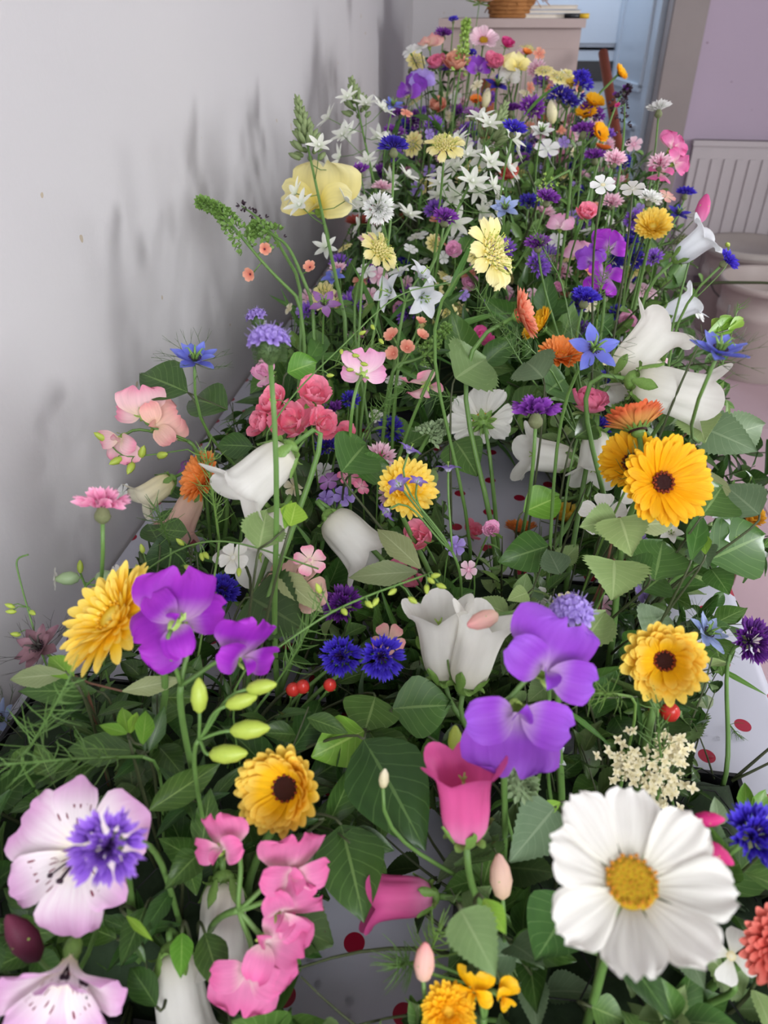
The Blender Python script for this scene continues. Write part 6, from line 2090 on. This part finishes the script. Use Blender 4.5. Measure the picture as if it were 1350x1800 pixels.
# ------------------------------------------------------------------ the mass of greenery
rng = random.Random(21)
KINDS = {  # leaf kind: leaves per shoot, shoot length, leaf length, look
    'glossy': (9, .15, .055, 'dark glossy pointed leaves'), 'broad': (8, .14, .052, 'broad mid-green leaves'), 'lance': (14, .17, .050, 'narrow dark lance leaves'),
    'sage': (8, .14, .042, 'soft sage-green toothed leaves'), 'small': (16, .17, .026, 'many small oval leaves'), 'birch': (7, .15, .040, 'pale toothed birch leaves'),
    'darkbirch': (8, .12, .048, 'dark dull toothed leaves'), 'strap': (9, .16, .10, 'grassy strap leaves')}
WHERE = ['in the tray of lilac alstroemerias', 'in the tray of the big white cosmos', 'in the tray under the hanging white bell', 'in the tray under the violet sweet pea',
         'in the tray of the golden marigold', 'in the tray of the tall star spikes', 'in the tray of long white bells', 'in the far tray beside the wall', 'in the far tray before the chair']
MIXES = [('glossy', 'lance', 'lance', 'broad', 'glossy', 'darkbirch'), ('broad', 'darkbirch', 'sage', 'broad', 'glossy', 'birch'), ('glossy', 'small', 'broad', 'strap', 'darkbirch'), ('broad', 'glossy', 'birch', 'darkbirch', 'small'),
         ('broad', 'sage', 'glossy', 'small', 'birch'), ('small', 'strap', 'broad', 'small', 'lance'), ('small', 'small', 'broad', 'lance'), ('small', 'strap', 'small', 'lance'), ('small', 'lance', 'small')]
SNAME = {'glossy': 'laurel_sprig', 'broad': 'dogwood_sprig', 'lance': 'myrtle_sprig', 'sage': 'mint_sprig', 'small': 'box_sprig', 'birch': 'birch_sprig', 'darkbirch': 'hazel_sprig', 'strap': 'grass_tuft'}


def sprig_label(look, B, length, tilt, az):
    near = near_to(B + Vector((0, 0, .08)))
    size = 'long ' if length > .16 else 'short ' if length < .115 else ''
    dx, dy = math.sin(az) * math.sin(tilt), -math.cos(az) * math.sin(tilt)
    lean = 'upright ' if math.hypot(dx, dy) < .42 else 'wallward-leaning ' if dx < -.3 else 'edgeward-leaning ' if dx > .3 else 'leaning '
    lb = '%s%ssprig of %s by the %s' % (size, lean, look, near)
    return lb, lb.replace('sprig of', 'sprigs of')


count = 0
far_v, far_f, far_u, far_m, far_mats = [], [], [], [], []


def add_far(pieces, B, M):
    """distant shoots, too small to tell apart, go into one mass"""
    for nm, me, m in pieces:
        mt = me.materials[0]
        if mt.name not in far_mats:
            far_mats.append(mt.name)
        mi = far_mats.index(mt.name)
        W = TR(*B) @ M @ m
        b0 = len(far_v)
        uvs = {}
        ud = me.uv_layers[0].data
        for p in me.polygons:
            for li, vi in zip(p.loop_indices, p.vertices):
                uvs[vi] = tuple(ud[li].uv)
            far_f.append([b0 + vi for vi in p.vertices])
            far_m.append(mi)
        for v in me.vertices:
            far_v.append(W @ v.co)
            far_u.append(uvs.get(v.index, (0, 0)))


for bi, (x0, x1, y0, y1, hh, _) in enumerate(BLOCKS):
    step = .036 if y0 < 1.1 else (.044 if y0 < 1.6 else .04)
    cx_, cy_ = (x0 + x1) / 2, (y0 + y1) / 2
    ext = .035
    nx, ny = int((x1 - x0 + 2 * ext) / step) + 1, int((y1 - y0 + 2 * ext) / step) + 1
    for i in range(nx):
        for j in range(ny):
            x = x0 - ext + i * step + rng.uniform(-.015, .015)
            y = y0 - ext + j * step + rng.uniform(-.015, .015)
            if x < .03 or x > TABLE_W - .02:
                continue
            kind = MIXES[bi][rng.randrange(len(MIXES[bi]))]
            n, L, lf, look = KINDS[kind]
            far = y0 > 1.6
            kx = min(max(x, x0 + .01), x1 - .01)
            ky = min(max(y, y0 + .01), y1 - .01)
            B = Vector((kx, ky, TABLE_Z + .025))
            outx, outy = (x - cx_) / (x1 - x0) * 2, (y - cy_) / (y1 - y0) * 2
            r = min(1.2, math.hypot(outx, outy))
            for tries in range(4):
                k = rng.uniform(.6, 1.1) * (1.0 if y0 < 1.1 else (1.6 if not far else 2.7)) * (1 - .16 * tries)
                tilt = (.12 + .75 * r ** 1.5 + rng.uniform(-.1, .25)) * (1 - .2 * tries)
                az = math.atan2(outy, outx) + math.pi / 2 + rng.uniform(-.4, .4) * (1 + tries)
                pieces = sprig(kind, n if not far else n * 2, L, lf / (1.0 if not far else 2.0), rng.randrange(5), False)
                if far:
                    M = ROTZ(az) @ ROTX(tilt) @ ROTZ(rng.uniform(0, 6)) @ SC(k)
                    keep = [q for q in pieces if q[0] == 'stem' or leaf_ok(B + M @ q[2] @ Vector((0, .6, 0)))]
                    if len(keep) > 4 and leaf_ok(B + M @ Vector(pieces[0][1].vertices[-1].co), .6):
                        add_far(keep, B, M)
                        break
                    continue
                s = place_sprig(pieces, B, tilt, az, rng.uniform(0, 6), k, SNAME[kind], *sprig_label(look, B, k * L, tilt, az))
                if s is not None:
                    count += 1
                    break
print('sprigs', count)
fm = bpy.data.meshes.new('far_greenery')
fm.from_pydata([tuple(v) for v in far_v], [], far_f)
for mn in far_mats:
    fm.materials.append(bpy.data.materials[mn])
fm.polygons.foreach_set('material_index', far_m)
fm.polygons.foreach_set('use_smooth', [True] * len(far_f))
fl_ = [0] * len(fm.loops)
fm.loops.foreach_get('vertex_index', fl_)
ul_ = fm.uv_layers.new(name='UVMap')
ul_.data.foreach_set('uv', [c for i in fl_ for c in far_u[i]])
fm.update()
tag(new_obj('far_greenery', fm), 'mass of small green leaves and stems in the two far trays', 'foliage', kind='stuff')

# ------------------------------------------------------------------ small blossoms deep in the far half
SMALL = [('five', 'whitec', .020, 'small white five-petalled blossom'), ('five', 'white', .022, 'small off-white blossom'), ('cornflower', 'palepink', .030, 'small pale pink cornflower'), ('rosette', 'softpink', .022, 'small soft pink double blossom'), ('cornflower', 'lilac', .028, 'small violet cornflower'), ('scabious', 'paleyellow', .026, 'small pale yellow scabious'), ('cornflower', 'purple', .030, 'small purple cornflower'), ('five', 'palepink', .020, 'small pale pink blossom'),
         ('five', 'lavender', .018, 'small lavender blossom'), ('cornflower', 'navy', .028, 'small dark blue cornflower'), ('five', 'cream', .018, 'small cream blossom'), ('five', 'salmon', .018, 'small salmon blossom')]
for bi in (2, 3, 4, 5, 6, 7, 8):
    x0, x1, y0, y1, hh, _ = BLOCKS[bi]
    for k in range((22, 18, 18, 150, 110, 210, 170)[bi - 2]):
        kind, col, sz, look = SMALL[rng.randrange(len(SMALL))]
        P = Vector((rng.uniform(x0, x1), rng.uniform(y0, y1), TABLE_Z + hh + rng.uniform(.06, .20) * (.65 if bi < 5 else 1 if bi < 7 else 2.0)))
        if not leaf_ok(P, 1.1):
            continue
        px, py, d = project(P)
        f = Vector((rng.uniform(-.5, .5), rng.uniform(-.9, 0), rng.uniform(.2, 1)))
        B = Vector((P.x + rng.uniform(-.02, .02), P.y + rng.uniform(-.02, .02), TABLE_Z + .03))
        B.x = min(max(B.x, x0 + .01), x1 - .01)
        root = empty('filler_blossom', B, look + ' by the ' + near_to(P), 'flower', look + 's by the ' + near_to(P))
        put_head(root, kind, col, P, f.normalized(), sz * rng.uniform(1.0, 1.7) * (.9 if bi < 5 else 1.12 if bi < 7 else 1.25), 0, rng, rng.uniform(0, 6))
        new_obj('stem', MB().tube([q - B for q in bezier(B, B + Vector((0, 0, .06)), P - f.normalized() * .03, P - f.normalized() * .006, 6)], .0011, 4).mesh('stem', M_STEM), root)
        FLOWERS.append((px, py, sz * FPX / d * .5, d))

# ------------------------------------------------------------------ drops of water and clippings on the cloth
drop = MB().lathe([(1, 0), (.96, .18), (.75, .36), (.4, .46), (.001, .5)], 12)
wn = NT('water_drop')
wg = wn.n('ShaderNodeBsdfGlass'); wg.inputs['IOR'].default_value = 1.33; wg.inputs['Roughness'].default_value = .02
wn.l(wg.outputs[0], wn.out.inputs[0])
dme = drop.mesh('water_drop', wn.m)
for (px, py) in ((1283, 1388), (1262, 1378), (1240, 1292), (1262, 1298), (1250, 1330), (615, 1760), (560, 1730), (610, 1785), (545, 1690), (825, 860), (900, 850), (1225, 1345), (1300, 1400)):
    q = at_z(px, py, TABLE_Z + .0005)
    o = new_obj('water_drop', dme, None, TR(*q) @ SC(rng.uniform(.0015, .0035)))
    front = py > 1600
    mid = py < 1000
    tag(o, 'clear water drop on the bare cloth ' + ('below the pink sweet peas' if front else 'behind the violet-striped stars' if mid else 'beside the white cosmos'), 'water drop', 'water drops ' + ('near the sweet peas' if front else 'mid table' if mid else 'near the cosmos'))
for (px, py, rz, lb) in ((1278, 1268, .3, 'feathery green clipping lying on the bare cloth'), (795, 858, 1.2, 'tiny green clipping on the cloth between red dots')):
    q = at_z(px, py, TABLE_Z + .003)
    root = empty('clipping', q, lb, 'clipping')
    for nm, me, m in frond_pieces(3 if px > 1000 else 4, .022 if px > 1000 else .012, 22 if px > 1000 else 5, M_STEM, .0006, .012, .2):
        o = new_obj(nm, me, root, ROTZ(rz) @ ROTX(R(86)))
        if nm == 'needles': o['kind'] = 'stuff'
